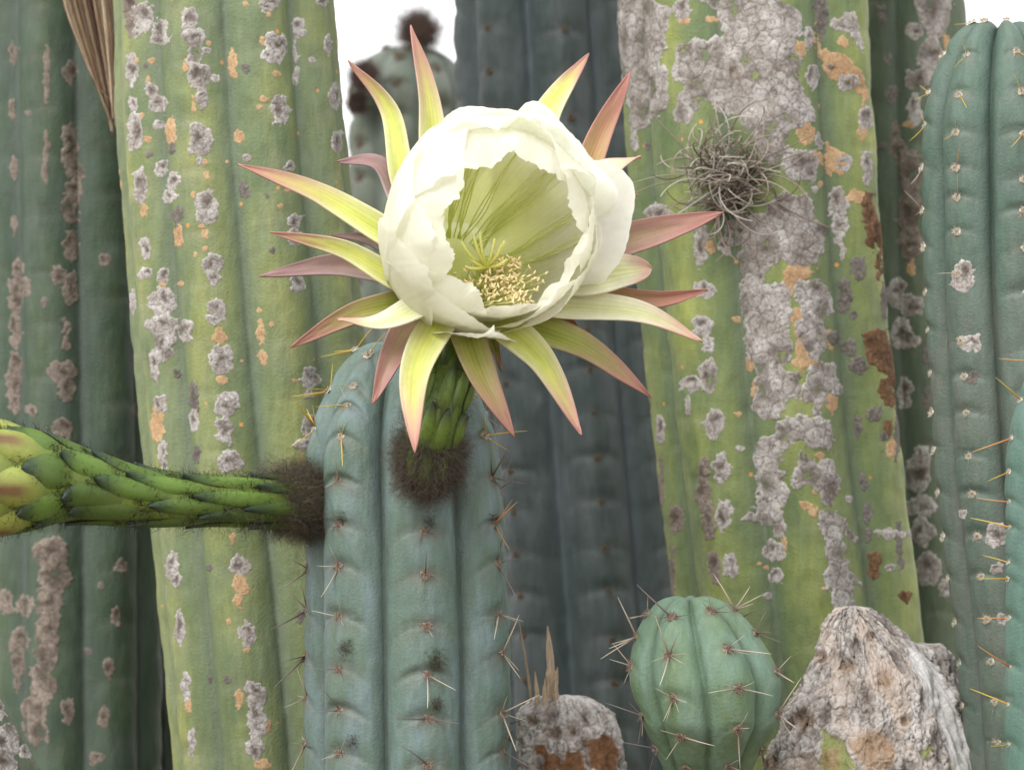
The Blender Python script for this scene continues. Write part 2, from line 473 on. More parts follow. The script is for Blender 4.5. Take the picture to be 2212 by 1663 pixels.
def islands(Q, n):
    """split faces into connected pieces; crumbs are dropped"""
    lab = np.arange(n)
    while True:
        m = lab[Q].min(1); new = lab.copy()
        for k in range(4): np.minimum.at(new, Q[:, k], m)
        new = new[new]
        if (new == lab).all(): break
        lab = new
    l = lab[Q[:, 0]]; out = []
    for v in np.unique(l):
        q = Q[l == v]
        if len(q) >= 14 or len(q) == len(Q): out.append(q)
    return out
def patch(col, shapes, kind, root, mat, name=None, step=None, H=None, crater=None):
    """one corky patch lying on a column: outline from photo pixels, relief of its own"""
    global N_PATCH
    N_PATCH += 1; seed = N_PATCH * 7 % 997
    TH, Z, U, W, F = col.tables()
    bb = []
    for sh in shapes:
        bb.append((min(p[0] for p in sh), max(p[0] for p in sh), min(p[1] for p in sh), max(p[1] for p in sh)) if isinstance(sh, list)
                  else (sh[0] - sh[2], sh[0] + sh[2], sh[1] - sh[3], sh[1] + sh[3]))
    bb = np.array(bb); u0, u1, v0, v1 = bb[:, 0].min(), bb[:, 1].max(), bb[:, 2].min(), bb[:, 3].max()
    size = math.sqrt(max(4, (u1 - u0) * (v1 - v0)))
    big = size > 90
    m = (U > u0 - 8) & (U < u1 + 8) & (W > v0 - 8) & (W < v1 + 8) & (F > 0.02)
    if m.sum() < 1: return None
    ta, tb, za, zb = TH[m].min() - 0.02, TH[m].max() + 0.02, Z[m].min() - 0.001, min(Z[m].max() + 0.001, col.ztop - 1e-5)
    Rm = float(np.interp((za + zb) / 2, col.tz, col.tr))
    st = (step or (1.9 if size < 60 else 2.2)) * col.px
    nt_, nz_ = int(np.clip((tb - ta) * Rm / st, 7, 280)), int(np.clip((zb - za) / st, 7, 440))
    th, z = np.meshgrid(np.linspace(ta, tb, nt_), np.linspace(za, zb, nz_))
    V = col.S(th, z); Nn = col.N(th, z)
    cv = norm(np.array([0, -CAM_D, CAM_Z]) - V); fac = (Nn * cv).sum(-1)
    u, v = proj(V[..., 0], V[..., 1], V[..., 2])
    amp = min(12.0, 0.24 * min(size, u1 - u0 + 8) + 1.0)
    wu = u + amp * fbm(u / 15 + seed, v / 15, seed, 3); wv = v + amp * fbm(u / 15, v / 15 + seed, seed + 5, 3)
    sd_ = np.max([sd_shape(s_, wu, wv) for s_ in shapes], axis=0)
    sd_ = sd_ + 1.8 + min(3.2, amp * 0.6) * fbm(u / 5.5 + seed, v / 5.5, 2, 2)
    sd_ = np.where(fac < 0.0, -6.0, sd_)
    A, B = th * Rm / col.px, z / col.px
    h, c, Ce = bark_relief(A, B, kind, seed, big)
    Hm = (H or (0.00034 + 0.0000022 * min(size, 120))) * (0.55 if kind == 'o' else 1.0)
    rise = sstep(-0.5, 2.6, sd_) * (0.7 + 0.3 * sstep(0, 10, sd_))
    hh = rise * (0.45 + 0.75 * h) * Hm
    if crater is None: crater = kind in 'gb'
    if crater:
        for sh in shapes:
            if isinstance(sh, list) or min(sh[2], sh[3]) < 9: continue
            jr = random.Random(seed + int(sh[0])); ju, jv = jr.uniform(-.3, .3), jr.uniform(-.1, .45)
            q = np.sqrt(((wu - sh[0] + ju * sh[2]) / (sh[2] * jr.uniform(.3, .55))) ** 2 + ((wv - sh[1] + sh[3] * jv) / (sh[3] * jr.uniform(.25, .45))) ** 2)
            t = np.exp(-q ** 2.5); hh = hh - t * Hm * 0.6 * (0.6 + 0.4 * h)
            t2 = (np.clip(t * 0.75 + 0.25 * h * t, 0, 1))[..., None]; c = c * (1 - t2) + Ce * t2 * 0.9
    c = c * (1 + 0.16 * fbm(u / 3.2, v / 3.2, seed + 50, 2)[..., None])
    rim = np.exp(-((sd_ - 2.5) / 2.2) ** 2)[..., None]
    c = c * (1 - 0.4 * rim) + lin(PAL[kind][0]) * 0.4 * rim
    hh = np.where(sd_ < 0, -0.0004 - 0.0001 * np.clip(-sd_, 0, 4), hh)
    V2 = V + Nn * hh[..., None]
    Q = grid_quads(nz_, nt_)
    keep = (sd_.ravel()[Q].max(1) > -0.5) & (fac.ravel()[Q].min(1) > -0.05)
    Q = Q[keep]
    if len(Q) < 3: return None
    nm = name or ('orange_cork_patch' if kind == 'o' else 'cork_patch')
    for Qi in islands(Q, nt_ * nz_):
        used = np.unique(Qi); mp = np.full(nt_ * nz_, -1); mp[used] = np.arange(len(used))
        me = mesh_np('cork', V2.reshape(-1, 3)[used], mp[Qi], c.reshape(-1, 3)[used])
        put(obj(nm, me, mat), root)

# ---------------------------------------------------------------- spines and areoles
def spine_mesh(name, base, tip, bend):
    n = 7; t = np.linspace(0, 1, n)
    pts = np.stack([bend * t ** 2, 0 * t, t], -1)
    r = 0.022 * (1 - t) ** 0.8 + 0.0035
    V, Q = tube(pts, r, 6)
    c = lin(base)[None] * (1 - t)[:, None] + lin(tip)[None] * t[:, None]
    return mesh_np(name, V, Q, np.repeat(c, 6, 0))
def areole_mesh(name, wool, dark, seed):
    mb = MB(); r = random.Random(seed)
    nt_, nz_ = 14, 7
    a, b = np.meshgrid(np.linspace(0, 2 * math.pi, nt_, endpoint=False), np.linspace(0, math.pi / 2, nz_))
    rad = np.cos(b) * (1 + 0.15 * np.sin(3 * a + seed) + 0.1 * np.sin(7 * a))
    V = np.stack([rad * np.cos(a), rad * np.sin(a), 0.5 * np.sin(b) - 0.1 + 0.08 * np.sin(5 * a + 3 * b)], -1)
    t = (np.sin(b) ** 3)[..., None]
    mb.add(V, grid_quads(nz_, nt_, True), (lin(wool) * (1 - t) + lin(dark) * t).reshape(-1, 3))
    for k in range(46):
        an, q = r.uniform(0, 6.28), math.sqrt(r.random())
        p = np.array([q * math.cos(an), q * math.sin(an), 0.45 * math.sqrt(1 - q * q * 0.9) - 0.1])
        dr = norm([p[0] + r.gauss(0, .5), p[1] + r.gauss(0, .5), 0.6 + r.random()])
        L = r.uniform(0.35, 0.8)
        V, Q = tube([p, p + dr * L * .6, p + dr * L + np.array([r.gauss(0, .15), r.gauss(0, .15), 0])], [0.07, 0.05, 0.015], 3)
        mb.add(V, Q, lin(wool) * r.uniform(0.6, 1.25))
    return mb.mesh(name)
def basis(zdir, up=(0, 0, 1), roll=0.0):
    z = Vector(zdir).normalized(); x = Vector(up).cross(z)
    if x.length < 1e-4: x = Vector((1, 0, 0))
    x.normalize(); y = z.cross(x)
    m = Matrix((x, y, z)).transposed()
    return m @ Matrix.Rotation(roll, 3, 'Z')
def place(name, me, mat, loc, zdir, size, root, parent=None, roll=0.0, flat=1.0):
    """a shared-mesh piece, set by its world matrix and parented to a thing (Empty) or to one of its parts"""
    o = obj(name, me, mat)
    M = Matrix.Translation(Vector(loc)) @ basis(zdir, roll=roll).to_4x4() @ Matrix.Diagonal((size * flat, size * flat, size, 1))
    par = parent or root
    o.parent = par
    o.matrix_parent_inverse = Matrix.Identity(4)
    pm = Matrix.Translation(root.location)
    if parent is not None: pm = parent['_m'] if False else PARTM[parent.name]
    o.matrix_basis = pm.inverted() @ M
    PARTM[o.name] = M
    return o
PARTM = {}
# ---------------------------------------------------------------- shared materials and small meshes
M_CORK = vc_mat('cork', rough=0.92, spec=0.12, grain=0.38, gscale=850, bstr=0.5, bdist=0.0006)
M_SPINE = vc_mat('spine_horn', rough=0.5, spec=0.4, grain=0.1, bstr=0)
M_WOOL = vc_mat('areole_wool', rough=0.95, spec=0.05, grain=0.2, bstr=0)
SP = {'old': [spine_mesh('spine', (116, 98, 86), (206, 196, 178), b) for b in (-0.06, 0.0, 0.08)],
      'dark': [spine_mesh('spine', (72, 58, 56), (130, 116, 108), b) for b in (-0.05, 0.07)],
      'young': [spine_mesh('spine', (168, 120, 50), (206, 190, 70), b) for b in (-0.08, 0.05)],
      'amber': [spine_mesh('spine', (150, 84, 44), (206, 160, 96), b) for b in (-0.05, 0.06)]}
AR = {'old': [areole_mesh('areole', (150, 134, 122), (96, 78, 66), k) for k in (1, 2)],
      'pale': [areole_mesh('areole', (205, 198, 182), (120, 98, 74), k) for k in (3, 4)],
      'brown': [areole_mesh('areole', (118, 106, 92), (78, 66, 56), k) for k in (5, 6)]}
def dress(col, root, ribs=None, ar='old', sp=('old',), nsp=(3, 5), length=(45, 95), size=10.5, vmin=-60, vmax=FH + 50, young_above=None,
          young=('young', 'pale'), facing=-0.35, seed=3, spin=1.0, skip=0.0, lift=0.0):
    r = random.Random(seed)
    for i in range(col.n):
        th = col.phase + i * 2 * math.pi / col.n
        th = (th + math.pi) % (2 * math.pi) - math.pi
        if ribs is not None and i not in ribs: continue
        for z in col.rib_z[i]:
            if z > col.ztop - 0.02 * col.hd or z < col.zbot + 0.004: continue
            zz = z + 0.0004
            p = col.S(np.array(th), np.array(zz)); nn = col.N(np.array(th), np.array(min(zz - 0.0015, col.ztop - 0.001)))
            u, v = proj(*p)
            if not (vmin < v < vmax) or u < -150 or u > FW + 150: continue
            cv = norm(np.array([0, -CAM_D, CAM_Z]) - p)
            if float(np.dot(nn, cv)) < facing or r.random() < skip: continue
            kind, spk = ar, r.choice(sp)
            if young_above is not None and v < young_above: spk, kind = young
            a = place('areole', r.choice(AR[kind]), M_WOOL, p + nn * (0.0002 + lift), norm(nn + np.array([0, 0, 0.25])), size * col.px * r.uniform(0.8, 1.2), root, roll=r.uniform(0, 6.28))
            side = norm(np.cross(np.array([0, 0, 1.0]), nn)); up = np.cross(nn, side)
            k = r.randint(*nsp)
            a0 = r.uniform(0, 6.28)
            for j in range(k):
                an = a0 + j * 2 * math.pi / k * r.uniform(0.6, 1.1) + r.gauss(0, 0.6)
                out = r.uniform(0.25, 0.95) if spin == 1.0 else spin
                d = norm(nn * out + side * math.cos(an) + up * math.sin(an) * 0.95 + up * -0.15)
                L = (length[0] + (length[1] - length[0]) * r.random() ** 1.4) * col.px
                place('spine', r.choice(SP[spk]), M_SPINE, p + d * 0.0004, d, L, root, parent=a, roll=r.uniform(0, 6.28))

class Crop:
    def __init__(s, k, ox, oy): s.k, s.ox, s.oy = k, ox, oy
    def __call__(s, sh):
        if isinstance(sh, list): return [(s.ox + x * s.k, s.oy + y * s.k) for x, y in sh]
        return (s.ox + sh[0] * s.k, s.oy + sh[1] * s.k, sh[2] * s.k, sh[3] * s.k)
C2, C3 = Crop(0.4105, 0, 0), Crop(0.5894, 0, 682.7)
C5, C6, C7 = Crop(0.4753, 1160.6, 1092.3), Crop(0.4136, 1297, 0), Crop(0.4105, 1365.4, 614.4)
def patches(col, root, crop, items):
    for it in items:
        kind, shapes = it[0], [crop(s_) for s_ in it[1:]]
        patch(col, shapes, kind, root, M_CORK)

def base(col):
    return (float(col.tx[0]), float(col.ty[0]), float(col.zbot))

# ---------------------------------------------------------------- the scarred yellow-green column on the left
left = Column(0.20, [(478, -400, 238), (482, 0, 242), (502, 320, 252), (548, 850, 255), (594, 1300, 255), (630, 1663, 256)], 9, -15.5, 0.13, 1.7,
              top=-1500, dome=300, spacing=118, bump=0.35, vee=0.3, rough=0.0011, seed=1)
left_root = empty('columnar_cactus', 'tall yellow-green ribbed cactus column with grey scars and orange dots', 'cactus', 'cactus columns', base(left))
M_LEFT = skin_mat('skin_left', (112, 134, 86), (172, 178, 88), (138, 152, 120), (150, 140, 112), (112, 128, 106), spots=0.25, bloom_amt=0.35, dust_amt=0.25, dots=True)
left.skin('stem', M_LEFT, left_root)
patches(left, left_root, C2, [
    ('g', (755, 90, 60, 75), (715, 180, 25, 25)), ('b', (690, 60, 32, 120)), ('g', (690, 370, 34, 80)), ('g', (700, 545, 22, 42)),
    ('g', (710, 690, 36, 100), (700, 780, 18, 30)), ('g', (742, 980, 37, 95)), ('o', (625, 960, 12, 60)), ('g', (768, 1310, 32, 60)), ('g', (770, 1440, 38, 30)),
    ('g', (855, 1590, 75, 80), (850, 1530, 30, 30)), ('g', (695, 1590, 15, 60)), ('g', (850, 170, 34, 72), (825, 205, 30, 24)),
    ('g', (792, 470, 42, 32), (826, 548, 50, 52)), ('g', (838, 655, 32, 25)), ('d', (785, 810, 18, 25)), ('g', (850, 885, 38, 46)),
    ('g', (908, 955, 32, 58), (890, 1040, 35, 40)), ('d', (936, 1135, 20, 52)), ('g', (860, 1450, 30, 36)), ('o', (938, 1240, 24, 48)), ('o', (900, 690, 22, 72)), ('d', (906, 782, 16, 24)),
    ('g', (990, 105, 50, 62), (1020, 200, 62, 55), (1025, 300, 36, 60), (1040, 400, 62, 75), (1060, 520, 38, 45)),
    ('g', (1050, 735, 62, 85), (1055, 845, 20, 30)), ('g', (1090, 1090, 62, 92)), ('g', (1115, 1400, 52, 60), (1132, 1470, 22, 36)), ('g', (1145, 1620, 48, 42)),
    ('o', (1015, 510, 13, 11)), ('o', (1077, 860, 16, 15)), ('o', (1090, 920, 13, 18)), ('o', (1020, 1025, 13, 13)), ('o', (1082, 1230, 17, 27)), ('o', (1062, 1195, 12, 12)),
    ('o', (978, 350, 13, 32)), ('g', (1090, 270, 20, 16)), ('g', (1132, 418, 24, 20)), ('o', (1100, 230, 14, 13)),
    ('o', (1224, 330, 18, 62)), ('o', (1230, 396, 17, 22)), ('o', (1256, 722, 24, 32)), ('g', (1300, 832, 22, 20)), ('d', (1285, 1002, 26, 46)),
    ('g', (1410, 20, 58, 40)), ('g', (1450, 250, 62, 75), (1410, 292, 34, 30)), ('g', (1475, 580, 46, 78)), ('g', (1545, 1160, 42, 42), (1552, 1245, 42, 40)), ('g', (1575, 1490, 45, 56)),
    ('d', (1295, 360, 19, 26)), ('o', (1460, 387, 20, 18)), ('o', (1388, 525, 20, 16)), ('o', (1368, 562, 14, 12)), ('o', (1290, 20, 14, 12)), ('o', (1385, 222, 18, 20)), ('o', (1415, 78, 14, 14)),
    ('g', (1570, 150, 36, 52), (1552, 260, 13, 60)), ('g', (1560, 400, 16, 42)), ('g', (1725, 230, 18, 52)), ('g', (1760, 500, 25, 62)), ('g', (1695, 12, 28, 25)), ('g', (1775, 752, 32, 62)), ('g', (1525, 880, 32, 26)),
    ('d', (767, 345, 15, 13)), ('d', (1432, 1312, 17, 19)), ('d', (1404, 1030, 15, 14)), ('o', (795, 318, 17, 14)), ('o', (775, 736, 24, 16)), ('o', (735, 610, 20, 16)), ('o', (780, 415, 12, 20)),
    ('o', (755, 1110, 20, 30)), ('o', (955, 1490, 13, 12)), ('o', (862, 1492, 18, 16)), ('o', (1078, 1310, 12, 12)), ('o', (1030, 1340, 10, 10)), ('o', (1510, 1005, 12, 10)), ('o', (1478, 1085, 12, 11)),
    ('o', (1194, 855, 10, 10)), ('o', (708, 322, 18, 16)), ('o', (1022, 560, 10, 30)), ('g', (1645, 316, 18, 16)), ('o', (1365, 1634, 13, 12))])
patches(left, left_root, C3, [
    ('g', (600, 30, 58, 38), (602, 105, 40, 60), (565, 175, 20, 55), (680, 50, 28, 40)), ('g', (790, 10, 30, 20)), ('o', (806, 76, 28, 30)), ('g', (815, 160, 42, 55)), ('o', (810, 232, 26, 15)),
    ('d', (650, 210, 14, 14)), ('g', (1135, 230, 37, 36), (1137, 280, 15, 22)), ('g', (830, 325, 46, 45), (825, 410, 30, 50), (845, 460, 13, 14)),
    ('d', (710, 300, 18, 52)), ('g', (710, 380, 16, 42)), ('d', (722, 500, 15, 32)), ('g', (588, 322, 26, 34)), ('o', (580, 400, 22, 62)), ('g', (596, 500, 18, 42), (602, 548, 16, 20)),
    ('g', (840, 530, 46, 40)), ('g', (1140, 400, 38, 40), (1120, 470, 36, 35)), ('g', (630, 912, 25, 42), (646, 960, 20, 26)), ('g', (885, 915, 36, 36)), ('o', (880, 980, 30, 42), (876, 1040, 18, 26)),
    ('g', (905, 1160, 31, 46)), ('o', (906, 1222, 11, 9)), ('g', (660, 1140, 20, 62)), ('g', (680, 1360, 15, 52)), ('o', (690, 1430, 14, 26)), ('g', (940, 1385, 38, 52), (942, 1480, 33, 80), (936, 1585, 32, 42)),
    ('o', (875, 1400, 12, 30)), ('o', (980, 1500, 15, 22)), ('o', (960, 1640, 26, 20)), ('g', (705, 1565, 12, 46)), ('d', (767, 920, 10, 18)), ('o', (838, 1120, 8, 9)), ('d', (1100, 1100, 14, 24)),
    ('o', (850, 815, 12, 22)), ('o', (956, 60, 16, 42)), ('o', (962, 152, 18, 25)), ('o', (954, 20, 9, 9)), ('o', (995, 30, 8, 8)), ('o', (888, 165, 6, 6)), ('o', (1082, 238, 7, 6)), ('d', (770, 1332, 8, 8)), ('d', (832, 1330, 8, 14))])
# ---------------------------------------------------------------- the dark column behind it, far left
farleft = Column(0.36, [(150, -400, 175), (152, 0, 176), (158, 500, 178), (168, 1000, 178), (172, 1663, 178)], 7, -14, 0.16, 1.8, top=-1500, dome=300,
                 spacing=115, bump=0.5, rough=0.0011, seed=2)
farleft_root = empty('columnar_cactus', 'dark green cactus column with brown bark streaks behind the horizontal bud', 'cactus', 'cactus columns', base(farleft))
M_FARLEFT = skin_mat('skin_far_left', (66, 92, 72), (88, 112, 72), (98, 116, 104), (104, 100, 88), (96, 110, 100), spots=0.2, bloom_amt=0.4, dust_amt=0.3, k=0.70)
farleft.skin('stem', M_FARLEFT, farleft_root)
patches(farleft, farleft_root, C2, [
    ('b', (70, 280, 22, 52)), ('b', (65, 575, 20, 46)), ('b', (75, 880, 20, 52)), ('b', (75, 1180, 18, 42)), ('b', (90, 1420, 35, 60), (100, 1510, 60, 60), (80, 1600, 30, 60)),
    ('b', (247, 330, 15, 92), (245, 450, 13, 80)), ('b', (246, 790, 15, 85), (240, 900, 15, 60)), ('b', (372, 385, 34, 62)),
    ('b', (365, 790, 42, 125), (415, 910, 40, 60), (385, 990, 42, 55), (370, 1100, 44, 85)), ('b', (372, 1300, 42, 80)), ('b', (375, 1520, 40, 76)), ('b', (310, 1450, 36, 50)),
    ('d', (150, 600, 16, 16)), ('b', (552, 1370, 32, 32)), ('d', (236, 1595, 18, 26))])
patches(farleft, farleft_root, C3, [
    ('b', (60, 50, 22, 62)), ('b', (55, 180, 25, 50), (50, 260, 28, 60), (55, 320, 25, 40)), ('b', (245, 50, 20, 32), (240, 95, 15, 22)), ('b', (230, 205, 55, 42), (242, 270, 28, 48)),
    ('b', (110, 345, 24, 22)), ('b', (500, 340, 22, 26)), ('b', (230, 410, 40, 36)),
    ('b', (190, 870, 62, 60), (200, 950, 62, 60), (180, 1050, 50, 80), (175, 1150, 46, 60), (170, 1240, 42, 60), (155, 1340, 46, 70), (130, 1440, 52, 60), (130, 1520, 42, 50)),
    ('b', (70, 1200, 30, 60), (65, 1280, 25, 42), (60, 1340, 18, 40)), ('b', (25, 1045, 28, 46)), ('b', (90, 1060, 28, 42)), ('b', (445, 915, 22, 28)), ('b', (425, 1100, 16, 30)),
    ('b', (400, 1290, 16, 36)), ('d', (320, 1230, 18, 14)), ('b', (380, 1470, 18, 36)), ('d', (370, 985, 14, 14)), ('b', (250, 1450, 25, 42)), ('b', (350, 1620, 28, 26))])

# ---------------------------------------------------------------- the heavily barked column on the right
right = Column(0.27, [(1600, -400, 272), (1608, 0, 277), (1640, 500, 276), (1682, 950, 273), (1728, 1300, 272), (1765, 1663, 270)], 7, 8, 0.15, 1.8, top=-1500, dome=320,
               spacing=125, bump=0.4, rough=0.0013, seed=3)
right_root = empty('columnar_cactus', 'thick green cactus column crusted with flaky grey bark behind the air plant', 'cactus', 'cactus columns', base(right))
M_RIGHT = skin_mat('skin_right', (106, 130, 76), (172, 182, 78), (128, 146, 102), (146, 138, 106), (106, 122, 98), spots=0.2, bloom_amt=0.3, dust_amt=0.2, dots=True)
right.skin('stem', M_RIGHT, right_root)
patches(right, right_root, C6, [
    ('g', [(80, -40), (270, -40), (300, 40), (380, 60), (360, 120), (340, 200), (320, 330), (360, 420), (340, 560), (270, 640), (200, 690), (200, 790), (165, 760), (150, 600), (120, 450), (95, 280)]),
    ('g', [(640, -40), (860, -40), (1000, 20), (1050, 90), (1050, 180), (1020, 230), (1040, 320), (1030, 400), (1060, 480), (1100, 560), (1110, 640), (1000, 680), (960, 740), (1000, 800), (900, 850), (850, 830),
           (800, 700), (720, 620), (600, 570), (540, 520), (500, 580), (460, 650), (400, 640), (395, 540), (440, 470), (380, 400), (380, 270), (430, 230), (540, 205), (630, 200), (640, 140), (600, 60), (560, 20), (480, -20)]),
    ('g', (430, 50, 45, 55)), ('g', (1045, 860, 90, 82), (1090, 910, 50, 40)),
    ('g', [(900, 1020), (980, 1005), (1070, 1010), (1105, 1060), (1110, 1140), (1160, 1200), (1165, 1300), (1130, 1390), (1000, 1380), (940, 1360), (880, 1400), (840, 1500), (790, 1560), (735, 1560), (735, 1400), (720, 1350), (760, 1280),
           (740, 1180), (660, 1230), (660, 1180), (700, 1140), (800, 1120), (870, 1120)]),
    ('o', [(1110, 90), (1150, 260), (1240, 270), (1330, 340), (1380, 420), (1390, 560), (1350, 500), (1280, 420), (1180, 410), (1130, 240)]), ('o', (1270, 215, 28, 32)), ('o', (1042, 255, 30, 42)),
    ('o', [(1180, 740), (1260, 790), (1320, 860), (1260, 900), (1200, 930), (1170, 860)]), ('o', (1080, 700, 54, 60), (1135, 825, 34, 32)), ('d', (1150, 80, 34, 115)),
    ('g', [(1200, 140), (1260, 70), (1330, 80), (1370, 200), (1380, 270), (1340, 240), (1290, 180)]), ('g', (1300, 430, 55, 52)), ('g', (1110, 400, 30, 62)), ('g', (1090, 190, 22, 52)), ('g', (1385, 620, 30, 52)), ('o', (1370, 690, 26, 42)),
    ('g', (1270, 850, 46, 42)), ('g', (1140, 740, 20, 36)), ('g', (1395, 880, 28, 82)), ('g', (1240, 1060, 50, 82), (1250, 1180, 40, 80), (1260, 1290, 16, 60)), ('d', (1350, 1400, 36, 60)), ('d', (1270, 1540, 36, 82)), ('d', (1160, 1200, 26, 30)),
    ('r', (1400, 1090, 36, 80), (1430, 1230, 34, 80), (1460, 1380, 20, 80)), ('o', (1330, 1030, 55, 32)), ('o', (435, 105, 28, 20)), ('o', (582, 103, 26, 14)), ('o', (455, 425, 22, 22)), ('o', (1030, 1420, 80, 40), (985, 1490, 40, 50)), ('o', (575, 1290, 26, 36)),
    ('g', (520, 1280, 34, 110)), ('g', (650, 1285, 38, 42)), ('g', (550, 1510, 50, 50)), ('g', (300, 1110, 70, 42)), ('d', (245, 765, 18, 22)), ('g', (1120, 995, 16, 18)), ('o', (1150, 960, 12, 16)), ('g', (700, 1240, 30, 40)),
    ('b', (660, 390, 90, 50)), ('d', (1205, 355, 34, 24))])
patches(right, right_root, C7, [
    ('g', [(590, -10), (820, -10), (840, 130), (830, 230), (850, 300), (840, 380), (810, 420), (805, 470), (880, 460), (890, 540), (880, 610), (830, 600), (800, 640), (770, 700), (690, 710), (630, 650), (650, 560), (660, 470), (610, 380), (600, 300), (590, 200), (565, 140), (580, 70)]),
    ('g', [(850, 30), (880, -30), (1010, -10), (1050, 60), (1060, 140), (1010, 200), (1020, 260), (1010, 340), (960, 390), (900, 360), (870, 250), (850, 200), (900, 180), (860, 90)]),
    ('g', [(930, 430), (980, 390), (1070, 440), (1090, 500), (1110, 580), (1080, 590), (1040, 540), (1030, 610), (990, 630), (1000, 700), (950, 680), (950, 620), (880, 600), (910, 500)]),
    ('g', [(790, 690), (850, 700), (940, 700), (990, 690), (1050, 740), (1065, 820), (1030, 880), (960, 860), (900, 820), (830, 850), (780, 870), (795, 920), (760, 960), (800, 1000), (790, 1050), (840, 1090), (800, 1140), (780, 1180), (810, 1240), (800, 1340), (760, 1330),
           (740, 1280), (650, 1240), (580, 1250), (590, 1210), (660, 1180), (650, 1100), (660, 1000), (640, 900), (680, 810), (760, 790)]),
    ('g', (750, 1400, 54, 62)), ('g', (755, 1530, 34, 40)), ('g', [(890, 870), (940, 880), (950, 940), (1050, 920), (1080, 1000), (1105, 1080), (1060, 1120), (1050, 1160), (1010, 1150), (1000, 1090), (920, 1060), (850, 1080), (850, 960)]),
    ('g', [(980, 1190), (1060, 1180), (1130, 1250), (1180, 1330), (1170, 1350), (1110, 1270), (1100, 1330), (1120, 1400), (1140, 1500), (1180, 1530), (1200, 1600), (1150, 1550), (1170, 1720), (1100, 1760), (1040, 1600), (990, 1530), (1040, 1470), (1020, 1350), (985, 1270)]),
    ('g', (372, 220, 60, 62), (402, 320, 30, 42)), ('g', (402, 480, 46, 82), (312, 530, 50, 42), (285, 640, 18, 42)), ('g', (432, 728, 52, 78)), ('g', (467, 960, 52, 68), (465, 1020, 14, 30)), ('b', (380, 1000, 35, 92), (370, 1100, 42, 82), (400, 1250, 30, 100)),
    ('g', (482, 1210, 44, 76)), ('g', (512, 1480, 42, 62)), ('b', (432, 1490, 32, 90)), ('b', (232, 1230, 36, 72)), ('g', (150, 770, 22, 72)), ('b', (155, 1030, 10, 120)), ('b', (215, 1500, 12, 120)),
    ('g', (568, 865, 20, 18)), ('g', (1362, 1490, 26, 20)), ('g', (1140, 1130, 16, 16)), ('g', (715, 1635, 24, 18)), ('d', (1120, 60, 25, 82)), ('d', (1165, 165, 20, 22)), ('d', (1185, 740, 20, 52)), ('d', (1215, 1040, 20, 42)), ('d', (1240, 1200, 22, 52)), ('d', (1245, 1315, 22, 36)),
    ('d', (1195, 420, 46, 52), (1140, 335, 40, 36), (1060, 280, 30, 36)), ('d', (1275, 680, 34, 42)), ('r', [(1210, 290), (1290, 220), (1340, 240), (1370, 330), (1410, 440), (1400, 560), (1380, 640), (1340, 640), (1300, 570), (1340, 480), (1270, 430)]),
    ('r', (1350, 755, 30, 40)), ('o', (1365, 862, 26, 50)), ('d', (1330, 802, 26, 20)), ('g', (1390, 1310, 92, 20)), ('r', (1270, 1480, 36, 72)), ('r', (1440, 1640, 32, 32)), ('o', (890, 300, 32, 90), (915, 405, 62, 46)), ('o', (625, 420, 28, 36)), ('o', (650, 560, 16, 52)), ('o', (555, 182, 22, 20)),
    ('o', (1052, 622, 34, 46)), ('o', (990, 900, 22, 20)), ('o', (910, 1165, 30, 22), (952, 1200, 22, 24)), ('o', (800, 1360, 14, 36)), ('o', (1040, 285, 22, 46)), ('o', (862, 165, 52, 34)), ('o', (955, 1095, 11, 10)), ('o', (670, 1470, 10, 9)), ('o', (1010, 1600, 10, 9)), ('o', (560, 680, 18, 12)), ('o', (415, 412, 20, 12)), ('o', (715, 1490, 16, 10)),
    ('d', (1410, 1380, 20, 120)), ('d', (1395, 780, 10, 120)), ('d', (1325, 80, 16, 80))])

# ---------------------------------------------------------------- the column behind the barked one, against the sky
behind = Column(0.38, [(1968, -400, 117), (1970, 0, 117), (1975, 700, 112), (2005, 1200, 108), (2025, 1663, 108)], 6, 4, 0.13, 1.8, top=-1500, dome=250, spacing=110, bump=0.7, rough=0.001, seed=4)
behind_root = empty('columnar_cactus', 'grey-green cactus column with a bark streak between the crusted column and green dome-topped cactus', 'cactus', 'cactus columns', base(behind))
M_BEHIND = skin_mat('skin_behind', (90, 110, 86), (104, 122, 84), (112, 124, 108), (116, 112, 98), (100, 112, 98), spots=0.2, bloom_amt=0.4, dust_amt=0.3)
behind.skin('stem', M_BEHIND, behind_root)
patches(behind, behind_root, C6, [
    ('g', (1745, 40, 92, 160), (1720, 300, 62, 100), (1660, 420, 70, 60)), ('g', (1640, 160, 42, 40)), ('g', (1640, 570, 42, 82)), ('o', (1620, 652, 32, 16)), ('d', (1520, 490, 30, 40)), ('d', (1465, 760, 20, 22)), ('b', (1540, 700, 32, 60), (1560, 800, 42, 62)),
    ('b', (1620, 900, 60, 120), (1610, 1100, 62, 120), (1620, 1270, 60, 80)), ('o', (1620, 1400, 24, 42)), ('g', (1540, 1530, 42, 70), (1620, 1600, 60, 60)), ('d', (1470, 70, 26, 52)), ('d', (1500, 310, 20, 32)), ('o', (1800, 215, 14, 36))])
patches(behind, behind_root, C7, [
    ('g', (1410, 250, 50, 82), (1450, 290, 60, 36)), ('g', (1432, 580, 42, 90)), ('g', (1500, 1000, 72, 100), (1530, 900, 50, 60), (1520, 1170, 80, 60), (1530, 1300, 62, 72)), ('g', (1560, 1500, 70, 90), (1650, 1600, 42, 40)), ('g', (1390, 40, 46, 70)), ('d', (1560, 360, 26, 60)), ('d', (1550, 600, 20, 60))])

